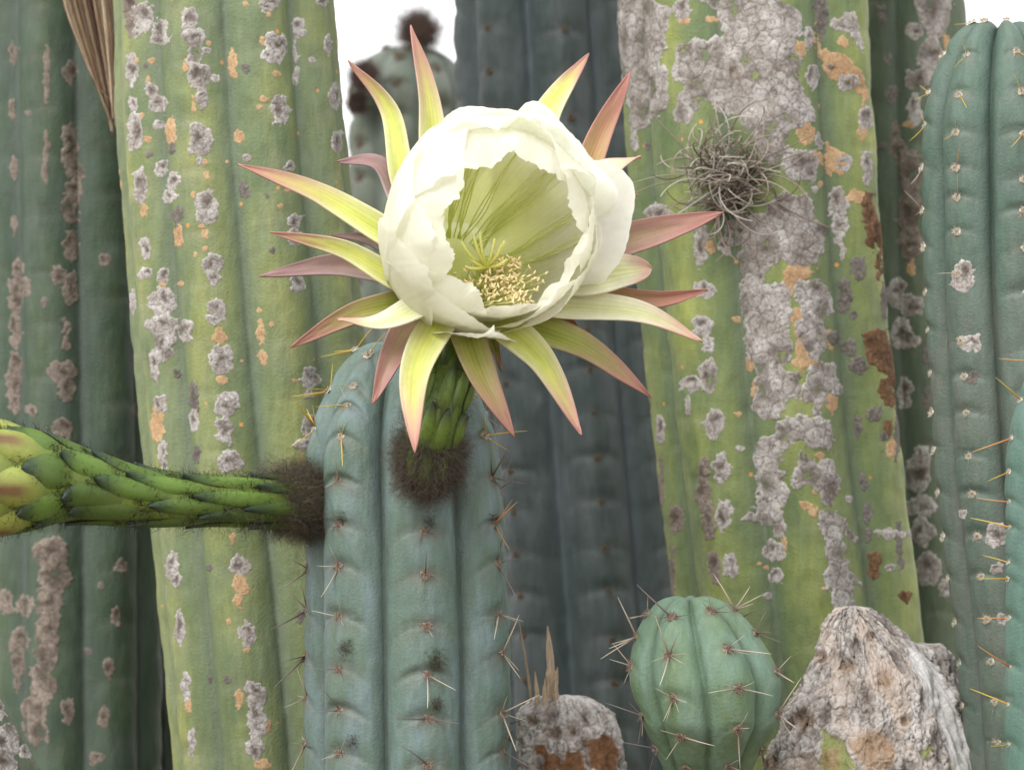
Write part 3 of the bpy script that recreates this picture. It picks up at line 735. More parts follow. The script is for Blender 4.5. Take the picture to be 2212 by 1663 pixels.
# ---------------------------------------------------------------- the dark blue column behind the flower
blue = Column(0.46, [(1160, -400, 182), (1168, 0, 188), (1198, 500, 204), (1232, 950, 218), (1264, 1350, 220), (1282, 1663, 218)], 7, -38, 0.2, 1.7, top=-1400, dome=300, spacing=92, bump=1.3, rough=0.0013, seed=5, vee=0.5,
              areoles=None)
blue_root = empty('columnar_cactus', 'dark slate-blue cactus column directly behind the white flower', 'cactus', 'cactus columns', base(blue))
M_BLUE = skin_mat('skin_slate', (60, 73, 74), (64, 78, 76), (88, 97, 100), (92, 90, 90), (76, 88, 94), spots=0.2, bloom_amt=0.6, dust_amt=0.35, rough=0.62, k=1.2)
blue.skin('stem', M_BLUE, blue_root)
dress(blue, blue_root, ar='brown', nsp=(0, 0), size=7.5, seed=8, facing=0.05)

# ---------------------------------------------------------------- the dim cactus in the distance with woolly buds
dim = Column(0.95, [(882, 100, 128), (882, 300, 128), (885, 700, 126), (890, 1663, 126)], 8, -10, 0.2, 2, lobed=True, top=104, dome=110, spacing=74, bump=3.4, rough=0.002, seed=6, hump=0.06)
dim_root = empty('columnar_cactus', 'dusty grey-green cactus column whose top carries dark woolly buds', 'cactus', 'cactus columns', base(dim))
M_DIM = skin_mat('skin_dim', (96, 108, 94), (100, 112, 92), (118, 126, 114), (110, 100, 94), (96, 108, 96), spots=0.15, bloom_amt=0.4, dust_amt=0.5, k=0.92)
dim.skin('stem', M_DIM, dim_root)
dress(dim, dim_root, ar='brown', sp=('dark', 'old'), nsp=(1, 2), length=(30, 60), size=10, seed=9, vmax=760, facing=-0.2)

# ---------------------------------------------------------------- a low grey-green column seen through the gap at the bottom left
gap = Column(0.44, [(368, 1400, 62), (370, 1500, 76), (372, 1663, 78)], 6, 20, 0.15, 2, lobed=True, top=1370, dome=120, spacing=80, bump=1.5, rough=0.0008, seed=7)
gap_root = empty('columnar_cactus', 'small grey-green cactus tip in the gap beside the scarred yellow-green column foot', 'cactus', 'cactus columns', base(gap))
M_GAP = skin_mat('skin_gap', (92, 108, 98), (98, 112, 98), (116, 128, 122), (110, 106, 98), (90, 100, 94), spots=0.15)
gap.skin('stem', M_GAP, gap_root)
dress(gap, gap_root, ar='brown', nsp=(0, 1), length=(25, 45), size=6, seed=12)

# ---------------------------------------------------------------- a leaning stem in the bottom left corner
lean = Column(0.10, [(-235, 1330, 120), (-150, 1480, 132), (-45, 1663, 132), (20, 1800, 132), (60, 2000, 132)], 6, 30, 0.1, 2, top=1240, dome=130, spacing=110, bump=0.6, rough=0.001, seed=8)
lean_root = empty('columnar_cactus', 'slanting green cactus stem with a whitish bark patch below the horizontal bud', 'cactus', 'cactus columns', base(lean))
M_LEAN = skin_mat('skin_lean', (92, 108, 82), (108, 122, 80), (116, 126, 108), (120, 114, 98), (100, 112, 96), spots=0.2)
lean.skin('stem', M_LEAN, lean_root)
patches(lean, lean_root, C3, [('g', (20, 1560, 55, 70), (0, 1640, 60, 60)), ('g', (95, 1590, 30, 25)), ('g', (0, 1440, 24, 40))])

# ---------------------------------------------------------------- green dome-topped cactus on the right
dome_c = Column(0.12, [(2158, 60, 164), (2160, 300, 166), (2164, 620, 166), (2192, 1050, 168), (2232, 1380, 166), (2254, 1663, 166)], 7, 9, 0.30, lobed=True, top=66, dome=250, spacing=88, bump=1.2, rough=0.0009, seed=9, fine=4.0,
                areoles={0: [150, 222, 303, 400, 465, 545, 640, 760, 850, 930, 1010, 1100, 1170, 1260, 1350, 1450], 6: [155, 225, 298, 373, 435, 508, 597, 740, 816, 893, 985, 1065, 1155, 1240, 1330, 1420]})
dome_root = empty('columnar_cactus', 'green dome-topped ribbed cactus with short yellow spines and white-ringed scars', 'cactus', 'cactus columns', base(dome_c))
M_DOME = skin_mat('skin_dome', (78, 108, 93), (84, 113, 93), (100, 120, 110), (110, 112, 102), (70, 92, 80), spots=0.35, bloom_amt=0.5, dust_amt=0.8, k=0.86)
dome_c.skin('stem', M_DOME, dome_root, dusty=(560, 1.0))
dress(dome_c, dome_root, ar='pale', sp=('amber', 'old'), nsp=(1, 2), length=(30, 62), size=8.5, young_above=360, seed=14, vmax=470)
dress(dome_c, dome_root, ar='pale', sp=('old',), nsp=(0, 1), length=(20, 44), size=8.5, seed=16, vmin=470)
patches(dome_c, dome_root, C6, [('g', (1895, 1440, 62, 78)), ])
patches(dome_c, dome_root, Crop(0.6305, 1775, 614.4), [('g', (510, 200, 36, 32)), ('g', (600, 855, 40, 45)), ('g', (484, 786, 14, 16)), ('d', (515, 320, 20, 20)), ('g', (600, 975, 20, 20)), ('g', (620, 1145, 18, 16)), ('g', (660, 1480, 26, 26))])

# ---------------------------------------------------------------- teal cactus at the right edge
edge = Column(-0.02, [(2316, 700, 146), (2318, 1000, 146), (2316, 1663, 146)], 7, -78, 0.16, lobed=True, top=770, dome=260, spacing=84, bump=1.3, rough=0.0006, seed=10,
              areoles={0: [1020, 1085, 1140, 1215, 1250, 1335, 1440]})
edge_root = empty('columnar_cactus', 'smooth teal cactus with long single amber spines beside the dome-topped cactus', 'cactus', 'cactus columns', base(edge))
M_EDGE = skin_mat('skin_edge', (78, 116, 102), (84, 122, 102), (98, 126, 118), (112, 126, 112), (80, 114, 100), spots=0.15, bloom_amt=0.4, dust_amt=0.2, k=0.95)
edge.skin('stem', M_EDGE, edge_root)
dress(edge, edge_root, ribs=[0], ar='pale', sp=('amber', 'young'), nsp=(1, 1), length=(60, 100), size=6, seed=15, facing=-0.6, spin=1.6)

# ---------------------------------------------------------------- the blue-green cactus in front, which carries the flower
front = Column(0.07, [(868, 780, 188), (872, 900, 206), (876, 1050, 214), (882, 1200, 221), (886, 1400, 226), (888, 1663, 225)], 7, 11, 0.27, lobed=True, top=752, dome=250, spacing=96, bump=1.7, vee=0.7, rough=0.0011, seed=11, fine=3.6, hump=0.12,
               areoles={0: [905, 968, 1040, 1140, 1230, 1338, 1440, 1532, 1628], 6: [800, 855, 886, 946, 1036, 1130, 1216, 1322, 1432, 1518, 1610], 1: [800, 870, 945, 1030, 1130, 1212, 1322, 1402, 1532, 1612]})
front_root = empty('columnar_cactus', 'blue-green ribbed cactus column that carries the open white flower', 'cactus', 'cactus columns', base(front))
M_FRONT = skin_mat('skin_front', (92, 119, 106), (97, 121, 100), (114, 139, 143), (106, 103, 90), (88, 105, 95), spots=0.35, bloom_amt=0.85, dust_amt=0.85, k=0.87)
front.skin('stem', M_FRONT, front_root)
dress(front, front_root, ribs=[0, 2, 3, 4, 6], ar='old', sp=('old', 'dark'), nsp=(1, 4), length=(26, 92), size=10, young_above=960, seed=21)
dress(front, front_root, ribs=[1, 5], ar='old', sp=('dark', 'amber', 'old'), nsp=(3, 5), length=(50, 100), size=10, young_above=960, seed=22, facing=-0.6)

# ---------------------------------------------------------------- the young ball-shaped offset
ball = Column(0.05, [(1490, 1300, 158), (1524, 1470, 166), (1534, 1560, 146), (1528, 1640, 104), (1530, 1710, 80), (1590, 1800, 70), (1660, 1900, 66)], 7, 21.6, 0.25, lobed=True, top=1296, dome=195, spacing=80, bump=0.8, vee=0.6, rough=0.0008,
              zbot=P(0, 1900, 0.05)[2], ys=[.05, .05, .05, .06, .075, .10, .12], fine=3.4, hump=0.10, seed=13,
              areoles={0: [1335, 1400, 1475, 1562, 1650], 6: [1345, 1412, 1495, 1580, 1655], 1: [1335, 1378, 1450, 1540, 1620], 5: [1345, 1385, 1440, 1545, 1620]})
ball_root = empty('young_cactus', 'small round young cactus with long spines leaning on the grey dead stump', 'cactus', None, base(ball))
M_BALL = skin_mat('skin_ball', (90, 122, 92), (106, 130, 82), (112, 144, 130), (124, 128, 96), (80, 104, 74), spots=0.3, bloom_amt=0.65, dust_amt=0.3, k=1.0)
ball.skin('stem', M_BALL, ball_root)
dress(ball, ball_root, ar='old', sp=('old', 'old', 'dark'), nsp=(3, 6), length=(36, 108), size=10, seed=31, facing=-0.5)

# ---------------------------------------------------------------- dead stumps
M_STUMP = vc_mat('stump_bark', rough=0.92, spec=0.12, gain=0.95, grain=0.3, gscale=800, bstr=0.55, bdist=0.0008)
def stump_skin(col, root, kind, H, tint, name='bark', smooth_face=None):
    z = col.zrows(); th = col.thetas()
    TH, Z = np.meshgrid(th, z)
    V = col.S(TH, Z); Nn = col.N(TH, Z)
    A, B = TH * float(np.max(col.tr)) / col.px, Z / col.px
    h, c, Ce = bark_relief(A, B, kind, col.seed, True)
    n1 = fbm(A / 70, B / 70, 4)
    h = h + 1.2 * fbm(A / 45, B / 45, 9, 4)
    c, h = tint(c, h, A, B, V)
    ztop = sstep(col.ztop, col.ztop - 0.003, Z)
    V = V + Nn * (h * H * ztop)[..., None]
    me = mesh_np(name, V, grid_quads(len(z), len(th), True), c.reshape(-1, 3))
    return put(obj(name, me, M_STUMP), root)
def tint_big(c, h, A, B, V):
    u, v = proj(V[..., 0], V[..., 1], V[..., 2])
    tan = lin((180, 164, 152)); t = sstep(-0.1, 0.4, fbm(A / 60, B / 60, 31, 4))[..., None]
    c = (c * (1 - 0.6 * t) + tan * 0.6 * t) * 1.02
    nz = 26 * fbm(u / 40, v / 40, 3, 4)
    g = np.max([sd_shape(s, u + nz, v + nz) for s in ([(1775, 1570), (1830, 1605), (1855, 1660), (1850, 1720), (1760, 1720), (1775, 1640)], [(1985, 1590), (2010, 1600), (2010, 1650), (1990, 1640)], (2080, 1690, 30, 60))], 0)
    gm = sstep(0, 6, g)[..., None]
    c = c * (1 - gm) + lin((136, 140, 94)) * gm; h = h * (1 - 0.8 * gm[..., 0])
    r = sstep(0, 12, np.max([sd_shape(s, u + nz, v + nz) for s in ((1890, 1625, 45, 50), (1800, 1640, 25, 40))], 0))[..., None] * 0.7
    c = c * (1 - r) + lin((150, 124, 98)) * r
    p = sstep(-2, 6, sd_shape([(1950, 1395), (2000, 1405), (2025, 1440), (2060, 1530), (2140, 1720), (2080, 1720), (2040, 1600), (1990, 1500)], u + nz * 0.4, v))[..., None]
    gr = lin((196, 193, 192)) * (0.9 + 0.2 * fbm(u / 9, v / 9, 3, 3)[..., None])
    c = c * (1 - 0.95 * p) + gr * 0.95 * p; h = h * (1 - 0.85 * p[..., 0])
    for (a, b_, ra) in ((1830, 1440, 16), (1912, 1465, 20), (1735, 1555, 22), (1660, 1655, 22), (1775, 1420, 12), (1955, 1558, 13), (1880, 1375, 9)):
        q = np.exp(-(((u - a) ** 2 + (v - b_) ** 2) / ra ** 2) ** 1.5)
        c = c * (1 - 0.6 * q[..., None]) + lin((120, 92, 62)) * 0.6 * q[..., None]; h = h - 1.6 * q
    return c, h
stump = Column(0.14, [(1836, 1322, 34), (1850, 1350, 62), (1866, 1385, 92), (1892, 1420, 132), (1882, 1500, 186), (1876, 1663, 242), (1880, 1900, 262)], 5, 10, 0.10, 1.6, top=1308, dome=45, spacing=130, bump=0.3, rough=0.0055, seed=15, fine=2.6, hump=0.0)
stump_root = empty('dead_stump', 'large broken dead cactus stump with grey-tan bark and green patches', 'stump', 'dead stumps', base(stump))
stump_skin(stump, stump_root, 'g', 0.0019, tint_big)
patches(stump, stump_root, C5, [('g', (1640, 970 - 330, 40, 36)), ('g', (1150, 760, 36, 22))])
spur = Column(0.16, [(1968, 1402, 66), (1972, 1460, 92), (1988, 1560, 104), (1996, 1663, 112)], 4, 30, 0.1, 1.6, top=1388, dome=34, spacing=130, bump=0.3, rough=0.005, seed=17, fine=2.8, hump=0.0)
def tint_spur(c, h, A, B, V): return c * 0.97, h
stump_skin(spur, stump_root, 'g', 0.0022, tint_spur, 'broken_spur')
small = Column(0.16, [(1212, 1500, 84), (1220, 1530, 104), (1228, 1600, 114), (1230, 1663, 118)], 5, 20, 0.12, 1.6, top=1502, dome=50, spacing=120, bump=0.3, rough=0.002, seed=19, fine=2.8, hump=0.05)
small_root = empty('dead_stump', 'pale dead stump with rusty patches and upright dry splinters beside the blue-green column', 'stump', 'dead stumps', base(small))
def tint_small(c, h, A, B, V):
    u, v = proj(V[..., 0], V[..., 1], V[..., 2])
    nz = 34 * fbm(u / 26, v / 26, 8, 4)
    c = c * 1.3
    r = sstep(0, 7, np.max([sd_shape(s, u + nz, v + nz) for s in ((1300, 1625, 34, 46), (1185, 1650, 30, 34), (1240, 1660, 34, 46))], 0))[..., None]
    c = c * (1 - r) + lin((132, 98, 72)) * (0.85 + 0.4 * fbm(u / 7, v / 7, 4, 3)[..., None]) * r; r = r * 0.8; h = h * (1 - 0.7 * r[..., 0])
    for (a, b_, ra) in ((1200, 1585, 14), (1240, 1580, 12), (1150, 1560, 10)):
        q = np.exp(-(((u - a) ** 2 + (v - b_) ** 2) / ra ** 2) ** 1.5)
        c = c * (1 - 0.6 * q[..., None]) + lin((110, 84, 62)) * 0.6 * q[..., None]; h = h - 1.5 * q
    return c, h
stump_skin(small, small_root, 'g', 0.002, tint_small)
M_STRAW = vc_mat('dry_fibre', rough=0.85, spec=0.15, grain=0.35, gscale=260, gsc=(6, 6, 0.35), bstr=0.5, bdist=0.0006)
def splinter(name, pts, w, th, colr, root, y, seed, fork=0.0):
    """a flat dry sliver of wood: ribbon with thickness, ragged point"""
    r = np.random.default_rng(seed)
    c = catmull([P(a, b, y + d) for a, b, d in pts], 16)
    t = np.linspace(0, 1, 16)
    wid = w * K * (y + CAM_D) * (1 - t ** 3 * 0.85) * (1 + 0.12 * r.standard_normal(16))
    side = np.array([0.9, 0.35, 0.0]); nrm = np.array([0.35, -0.9, 0.0])
    prof = np.array([(-1, 0), (-0.5, 1), (0.1, 0.55), (0.5, 1), (1, 0), (0, -0.7)])
    V = c[:, None, :] + prof[None, :, 0:1] * wid[:, None, None] * 0.5 * side + prof[None, :, 1:2] * th * (1 - 0.6 * t)[:, None, None] * nrm
    cc = lin(colr)[None, None] * (0.8 + 0.4 * r.random((16, 6, 1)))
    me = mesh_np(name, V, grid_quads(16, 6, True), cc.reshape(-1, 3), smooth=False)
    return put(obj(name, me, M_STRAW), root)
for k, (pts, w) in enumerate([([(1190, 1545, 0), (1190, 1450, 0), (1183, 1352, 0)], 24), ([(1150, 1540, 0.006), (1140, 1450, 0.006), (1122, 1345, 0.004)], 7),
                              ([(1205, 1540, -0.003), (1200, 1490, -0.004), (1204, 1440, -0.004)], 15), ([(1160, 1540, -0.005), (1160, 1500, -0.005), (1156, 1450, -0.005)], 12), ([(1180, 1540, -0.006), (1176, 1500, -0.006), (1178, 1462, -0.006)], 12)]):
    splinter('splinter', pts, w, 0.0011, (186, 166, 142), small_root, 0.15, 40 + k)

# ---------------------------------------------------------------- the dry fibrous strip wedged between the two left columns
husk_root = empty('dry_husk', 'brown fibrous dry strip hanging between the scarred yellow-green column and the dark one', 'dry husk', None, tuple(P(244, 292, 0.26)))
r_ = random.Random(5)
for k in range(26):
    f = k / 25.0
    u0 = 140 + 100 * f + r_.uniform(-3, 3)
    u1 = 236 + 12 * f + r_.uniform(-3, 3); v1 = 292 - 70 * abs(f - 0.6) - r_.uniform(0, 50) * (1 if k % 3 else 0)
    dep = 0.004 * math.sin(f * 3.1 + 0.3)
    pts = [(u0 - 16, -70, dep), (u0 + 2, 20 + r_.uniform(-6, 6), dep), (u0 * 0.45 + u1 * 0.55 + 4, 165, dep + 0.003), (u1, v1, dep + 0.003)]
    cc = r_.choice([(176, 156, 134), (150, 128, 106), (120, 98, 80), (196, 178, 156), (88, 70, 58)])
    splinter('fibre', pts, r_.uniform(5, 8.5), 0.0012, cc, husk_root, 0.262 - 0.002 * (k % 3), 70 + k)
# ---------------------------------------------------------------- hairs
def hairs(mb, roots, dirs, length, rad, colr, curl=0.4, seed=0, seg=4, var=0.25):
    """a coat of separate curly hairs, three-sided and tapering"""
    r = np.random.default_rng(seed); P0 = np.asarray(roots, float); n = len(P0)
    d = norm(np.asarray(dirs, float) + r.normal(0, 0.35, (n, 3))); L = length * r.uniform(0.35, 1.25, (n, 1, 1))
    side = norm(np.cross(d, r.normal(0, 1, (n, 3)))); s2 = np.cross(d, side)
    t = np.linspace(0, 1, seg)[None, :, None]; w = r.uniform(2, 6, (n, 1, 1)); ph = r.uniform(0, 6.28, (n, 1, 1))
    pts = P0[:, None] + d[:, None] * t * L + curl * L * t * ((np.sin(w * t + ph) - np.sin(ph)) * side[:, None] + (np.cos(w * t + ph) - np.cos(ph)) * s2[:, None])
    a = np.arange(3) * 2 * math.pi / 3
    ring = np.cos(a)[None, None, :, None] * side[:, None, None] + np.sin(a)[None, None, :, None] * s2[:, None, None]
    V = pts[:, :, None] + ring * (rad * (1 - 0.8 * t))[..., None]
    Q = (grid_quads(seg, 3, True)[None] + (np.arange(n) * seg * 3)[:, None, None]).reshape(-1, 4)
    c = lin(colr)[None] * r.uniform(1 - var, 1 + var, (n, 1))
    mb.add(V.reshape(-1, 3), Q, np.repeat(c, seg * 3, 0))

M_HAIR = vc_mat('brown_wool', rough=0.8, spec=0.1, grain=0.1, bstr=0)
M_GREEN = vc_mat('flower_tube_skin', rough=0.45, spec=0.4, grain=0.14, gscale=400, bstr=0.2, bdist=0.0006)

class Stalk:
    """round flower tube along a path, with overlapping scales"""
    def __init__(s, pts, radii, n=90):
        s.c = catmull(np.array(pts), n); s.r = np.interp(np.linspace(0, 1, n), np.linspace(0, 1, len(radii)), radii)
        w = np.hanning(9); w /= w.sum(); s.r = np.convolve(np.pad(s.r, 4, mode='edge'), w, 'valid')
        s.T, s.N, s.B = frames(s.c); s.t = np.linspace(0, 1, n); s.len = np.linalg.norm(np.diff(s.c, axis=0), axis=1).sum()
    def at(s, t, a, lift=0.0):
        f = lambda A: np.stack([np.interp(t, s.t, A[:, k]) for k in range(3)], -1)
        c, N, B, r = f(s.c), f(s.N), f(s.B), np.interp(t, s.t, s.r)
        o = np.cos(a)[..., None] * N + np.sin(a)[..., None] * B
        return c + o * (r + lift)[..., None], o
    def body(s, name, root, colr, na=40, nt=80, ribs=0, dark=None):
        T, A = np.meshgrid(np.linspace(0, 1, nt), np.linspace(0, 2 * math.pi, na, endpoint=False), indexing='ij')
        V, o = s.at(T, A, -0.0006 + 0.0007 * np.cos(A * ribs) if ribs else 0 * A)
        c = lin(colr)[None, None] * (1 + 0.18 * fbm(A * 3, T * 14)[..., None])
        if dark is not None:
            w = sstep(0.25, -0.05, T)[..., None]; c = c * (1 - w) + lin(dark) * w
        return put(obj(name, mesh_np(name, V, grid_quads(nt, na, True), c.reshape(-1, 3)), M_GREEN), root)
    def scale(s, name, root, t0, a0, L, W, H, c_root, c_mid, c_tip, free=0.0, stripe=None, skew=0.0):
        """a pointed fleshy scale: starts flush at t0, rises and ends in a free tip at t0 + L"""
        nl, nw = 18, 9
        q, x = np.meshgrid(np.linspace(0, 1, nl), np.linspace(-1, 1, nw), indexing='ij')
        wid = W * np.power(np.clip(np.sin(np.pi * (0.12 + 0.88 * q)), 0, 1), 0.65)
        wid = np.where(q < 0.35, W * (0.55 + 0.45 * np.sin(q / 0.35 * math.pi / 2)), wid * 1.0)
        tt = np.clip(t0 + q * L, 0, 1); aa = a0 + x * wid + skew * q
        lift = H * (sstep(0, 0.55, q) * (1 - 0.55 * q)) * (1 - x ** 2) ** 0.7 + free * q ** 3 - 0.0004 * (1 - q)
        V, o = s.at(tt, aa, lift)
        w1, w2 = sstep(0.0, 0.45, q)[..., None], sstep(0.62, 1.0, q)[..., None]
        c = lin(c_root) * (1 - w1) + lin(c_mid) * w1; c = c * (1 - w2) + lin(c_tip) * w2
        if stripe is not None:
            e = (np.exp(-((np.abs(x + 0.1)) / 0.3) ** 2) * sstep(0.25, 0.6, q))[..., None]; c = c * (1 - e) + lin(stripe) * e
        V2, _ = s.at(tt, aa, lift - 0.0011 * (0.3 + q))
        n0 = V.reshape(-1, 3).shape[0]
        Qa = grid_quads(nl, nw); 
        me = mesh_np(name, np.concatenate([V.reshape(-1, 3), V2.reshape(-1, 3)]), np.concatenate([Qa, Qa[:, ::-1] + n0]), np.concatenate([c.reshape(-1, 3), c.reshape(-1, 3) * 0.8]))
        return put(obj(name, me, M_GREEN), root)

# ---------------------------------------------------------------- the open white flower
FPX = K * CAM_D                                # metres per photo pixel at the flower
F0 = P(1066, 482, -0.035)                      # centre of the cup
ax = norm(np.array([0.21, -0.975, -0.09]))      # the way the flower faces
e1 = norm(np.cross(np.array([0, 0, 1.0]), -ax)); e1 = norm(np.cross(ax, np.array([0, 0, 1.0]))) * 1.0
e1 = e1 if e1[0] > 0 else -e1
e2 = np.cross(e1, ax); e2 = e2 if e2[2] > 0 else -e2
RC = 225 * FPX                                 # cup radius
SKEW = np.array([-52 * FPX, 0, -112 * FPX])    # the throat lies low and to the left
def cup(phi, psi, k=1.0, kl=1.0):
    """point on the cup wall: phi round the axis (0 = right, 90 = up), psi from the throat (0) over the belly (pi/2) to the lip"""
    r = RC * np.sin(psi) ** 0.85 * k; l = -0.95 * RC * np.cos(psi) * kl
    back = np.clip(np.cos(psi), 0, 1) ** 1.4
    return F0 + ax * l[..., None] + (np.cos(phi)[..., None] * e1 + np.sin(phi)[..., None] * e2) * r[..., None] + SKEW * back[..., None]
flower_root = empty('cactus_flower', 'large open white flower with a star of pointed pink-tipped outer petals', 'flower', None, tuple(P(922, 1042, 0.018)))
M_PETAL = vc_mat('petal_white', gain=0.97, rough=0.5, spec=0.25, grain=0.035, gscale=220, bstr=0.12, bdist=0.0012, trans=0.70)
M_SEPAL = vc_mat('petal_outer', gain=0.9, rough=0.42, spec=0.35, grain=0.06, gscale=260, bstr=0.12, bdist=0.0008, trans=0.22)
def solid(o, th):
    md = o.modifiers.new('thickness', 'SOLIDIFY'); md.thickness = th; md.offset = 0.0
    return o
def white_petal(phi, half, lip, k, flare=0.0, seed=0, tipk=0.035, wav=1.0, c_out=(247, 247, 238), fold=0.0, lean=0.0, cup_in=0.0, startpsi=0.42, name='white_petal', ed0=0.36, ed1=2.2, lift=-0.05, bw=0.28):
    """a broad spoon-shaped petal of the cup; lip: how far it closes (radians of psi); flare bends the edge outward"""
    nl, nw = 44, 33
    q, x = np.meshgrid(np.linspace(0, 1, nl), np.linspace(-1, 1, nw), indexing='ij')
    r = np.random.default_rng(seed)
    # outline: the free edge is ragged and comes to a small point
    edge = 1 - ed0 * np.abs(x) ** ed1 + tipk * np.exp(-(x / 0.09) ** 2) + 0.022 * wav * fbm(x * 4 + seed, x * 0 + 3.1, seed, 2) + 0.007 * wav * fbm(x * 22 + seed, x * 0 + 3.1, seed, 2)
    ps = math.radians(startpsi * 57.3) + (lip - startpsi) * q * edge
    wd = half * (bw + (1 - bw) * sstep(0, 0.55, q)) * (1 - 0.10 * sstep(0.7, 1, q))
    ph = phi + x * wd + lean * q ** 2
    rad = k + 0.022 * wav * fbm(x * 1.6 + seed * 1.7, q * 2.2, seed, 3) * sstep(0.2, 0.8, q) + 0.012 * wav * np.sin(x * 7 + seed) * sstep(0.6, 1, q)
    rad = rad + flare * sstep(0.45, 1.0, q) ** 1.5 + lift * np.abs(x) ** 2 * (1 - q * 0.5) + 0.022 * wav * np.sin(x * 4.3 + seed * 2.1) * sstep(0.7, 1, q) + 0.0035 * np.cos(x * 34 + 4 * fbm(x * 2, q * 2, seed)) * sstep(0.3, 0.8, q) + fold * x * q + cup_in * sstep(0.75, 1, q)
    kl = 1 + 0.03 * fbm(x * 2.5 + seed, q * 2, 7, 2) + 0.035 * wav * np.sin(x * 5.1 + seed) * sstep(0.75, 1, q)
    V = cup(ph, ps, rad, kl)
    g = sstep(0.95, 0.2, q)[..., None]; g2 = sstep(0.5, 0.05, q)[..., None]
    vein = (0.5 + 0.5 * np.cos(x * 46 + 3 * fbm(x * 3, q * 2, seed)))[..., None] * 0.10
    c = lin(c_out) * (1 - 0.6 * g) + lin((253, 253, 241)) * 0.6 * g
    c = c * (1 - 0.7 * g2) + lin((250, 251, 206)) * 0.7 * g2
    c = c * (1 - vein * (0.25 + 0.5 * g))
    o = put(obj(name, mesh_np(name, V, grid_quads(nl, nw), c.reshape(-1, 3)), M_PETAL), flower_root)
    return o
D = math.radians
# inner and middle whorls: phi, half width, closing angle, radius factor ...
IN = dict(ed0=0.18, ed1=3.2, wav=1.5, tipk=0.025, bw=0.7)
for i, (ph, hw, lip, k, kw) in enumerate([
        (20, 32, 140, 0.90, IN), (64, 32, 142, 0.905, IN), (108, 32, 142, 0.90, IN), (152, 32, 143, 0.905, IN), (194, 32, 144, 0.90, IN), (236, 28, 136, 0.90, IN), (280, 30, 127, 0.90, dict(ed0=0.2, ed1=3, wav=1.0, bw=0.7)), (328, 34, 136, 0.90, IN),
        (46, 34, 128, 0.955, dict(flare=0.05, wav=1.4, lift=0.04)), (138, 38, 134, 0.955, dict(wav=1.2, lift=0.03)), (186, 36, 136, 0.965, dict(wav=1.3, lift=0.05)), (302, 38, 126, 0.955, dict(lean=0.1, lift=0.03)), (352, 32, 133, 0.95, dict(wav=1.3, lift=0.04)),
        (86, 38, 114, 1.0, dict(flare=0.11, tipk=0.09, wav=1.5, lean=-0.15, lift=0.04)), (118, 36, 117, 1.01, dict(flare=0.03, tipk=0.06, lean=-0.4, wav=1.1, lift=0.03)), (166, 40, 119, 1.01, dict(wav=1.2, flare=0.02, lift=0.05)), (208, 34, 126, 1.02, dict(wav=1.0, lift=0.05)), (40, 38, 112, 1.0, dict(flare=0.16, tipk=0.08, wav=1.6, lift=0.02)), (238, 42, 124, 1.0, dict(tipk=0.01, wav=0.9, lift=0.05)),
        (264, 22, 118, 1.04, dict(flare=0.06, tipk=0.10, wav=0.7, lift=0.08)), (312, 44, 119, 1.01, dict(lean=0.2, wav=0.9, lift=0.04)), (6, 32, 97, 1.02, dict(flare=0.32, tipk=0.03, wav=1.2)), (340, 34, 120, 1.0, dict(wav=1.2, lift=0.03))]):
    white_petal(D(ph), D(hw), D(lip), k, seed=i + 3, **kw)

# outer petals: spread from behind the cup; tips placed by the photograph on the plane the star lies in
SA = norm(np.array([0.14, -0.93, 0.33]))       # the way the star of outer petals faces
S0 = P(1040, 560, 0.0)
def star(u, v, back=0.0):
    """pixel -> point on the plane of the star (back: metres behind it)"""
    o = np.array([0, -CAM_D, CAM_Z]); d = norm(P(u, v, 0.0) - o)
    pt = S0 - SA * back
    return o + d * (np.dot(pt - o, SA) / np.dot(d, SA))
OUT = {  # centre stripe, flank, edge, tip
    'y': ((196, 202, 66), (206, 210, 120), (226, 222, 176), (186, 124, 116)),
    'g': ((150, 160, 48), (176, 182, 84), (190, 176, 128), (158, 100, 92)),
    'w': ((214, 216, 140), (234, 234, 190), (240, 236, 212), (206, 158, 140)),
    'r': ((176, 130, 66), (194, 170, 96), (206, 158, 134), (170, 104, 96)),
    'p': ((176, 150, 108), (178, 140, 122), (196, 158, 144), (170, 112, 104)),
    'm': ((168, 138, 120), (180, 150, 144), (204, 188, 186), (150, 112, 112))}
OUT = {k_: tuple(mute(c_, 0.14) for c_ in v_) for k_, v_ in OUT.items()}
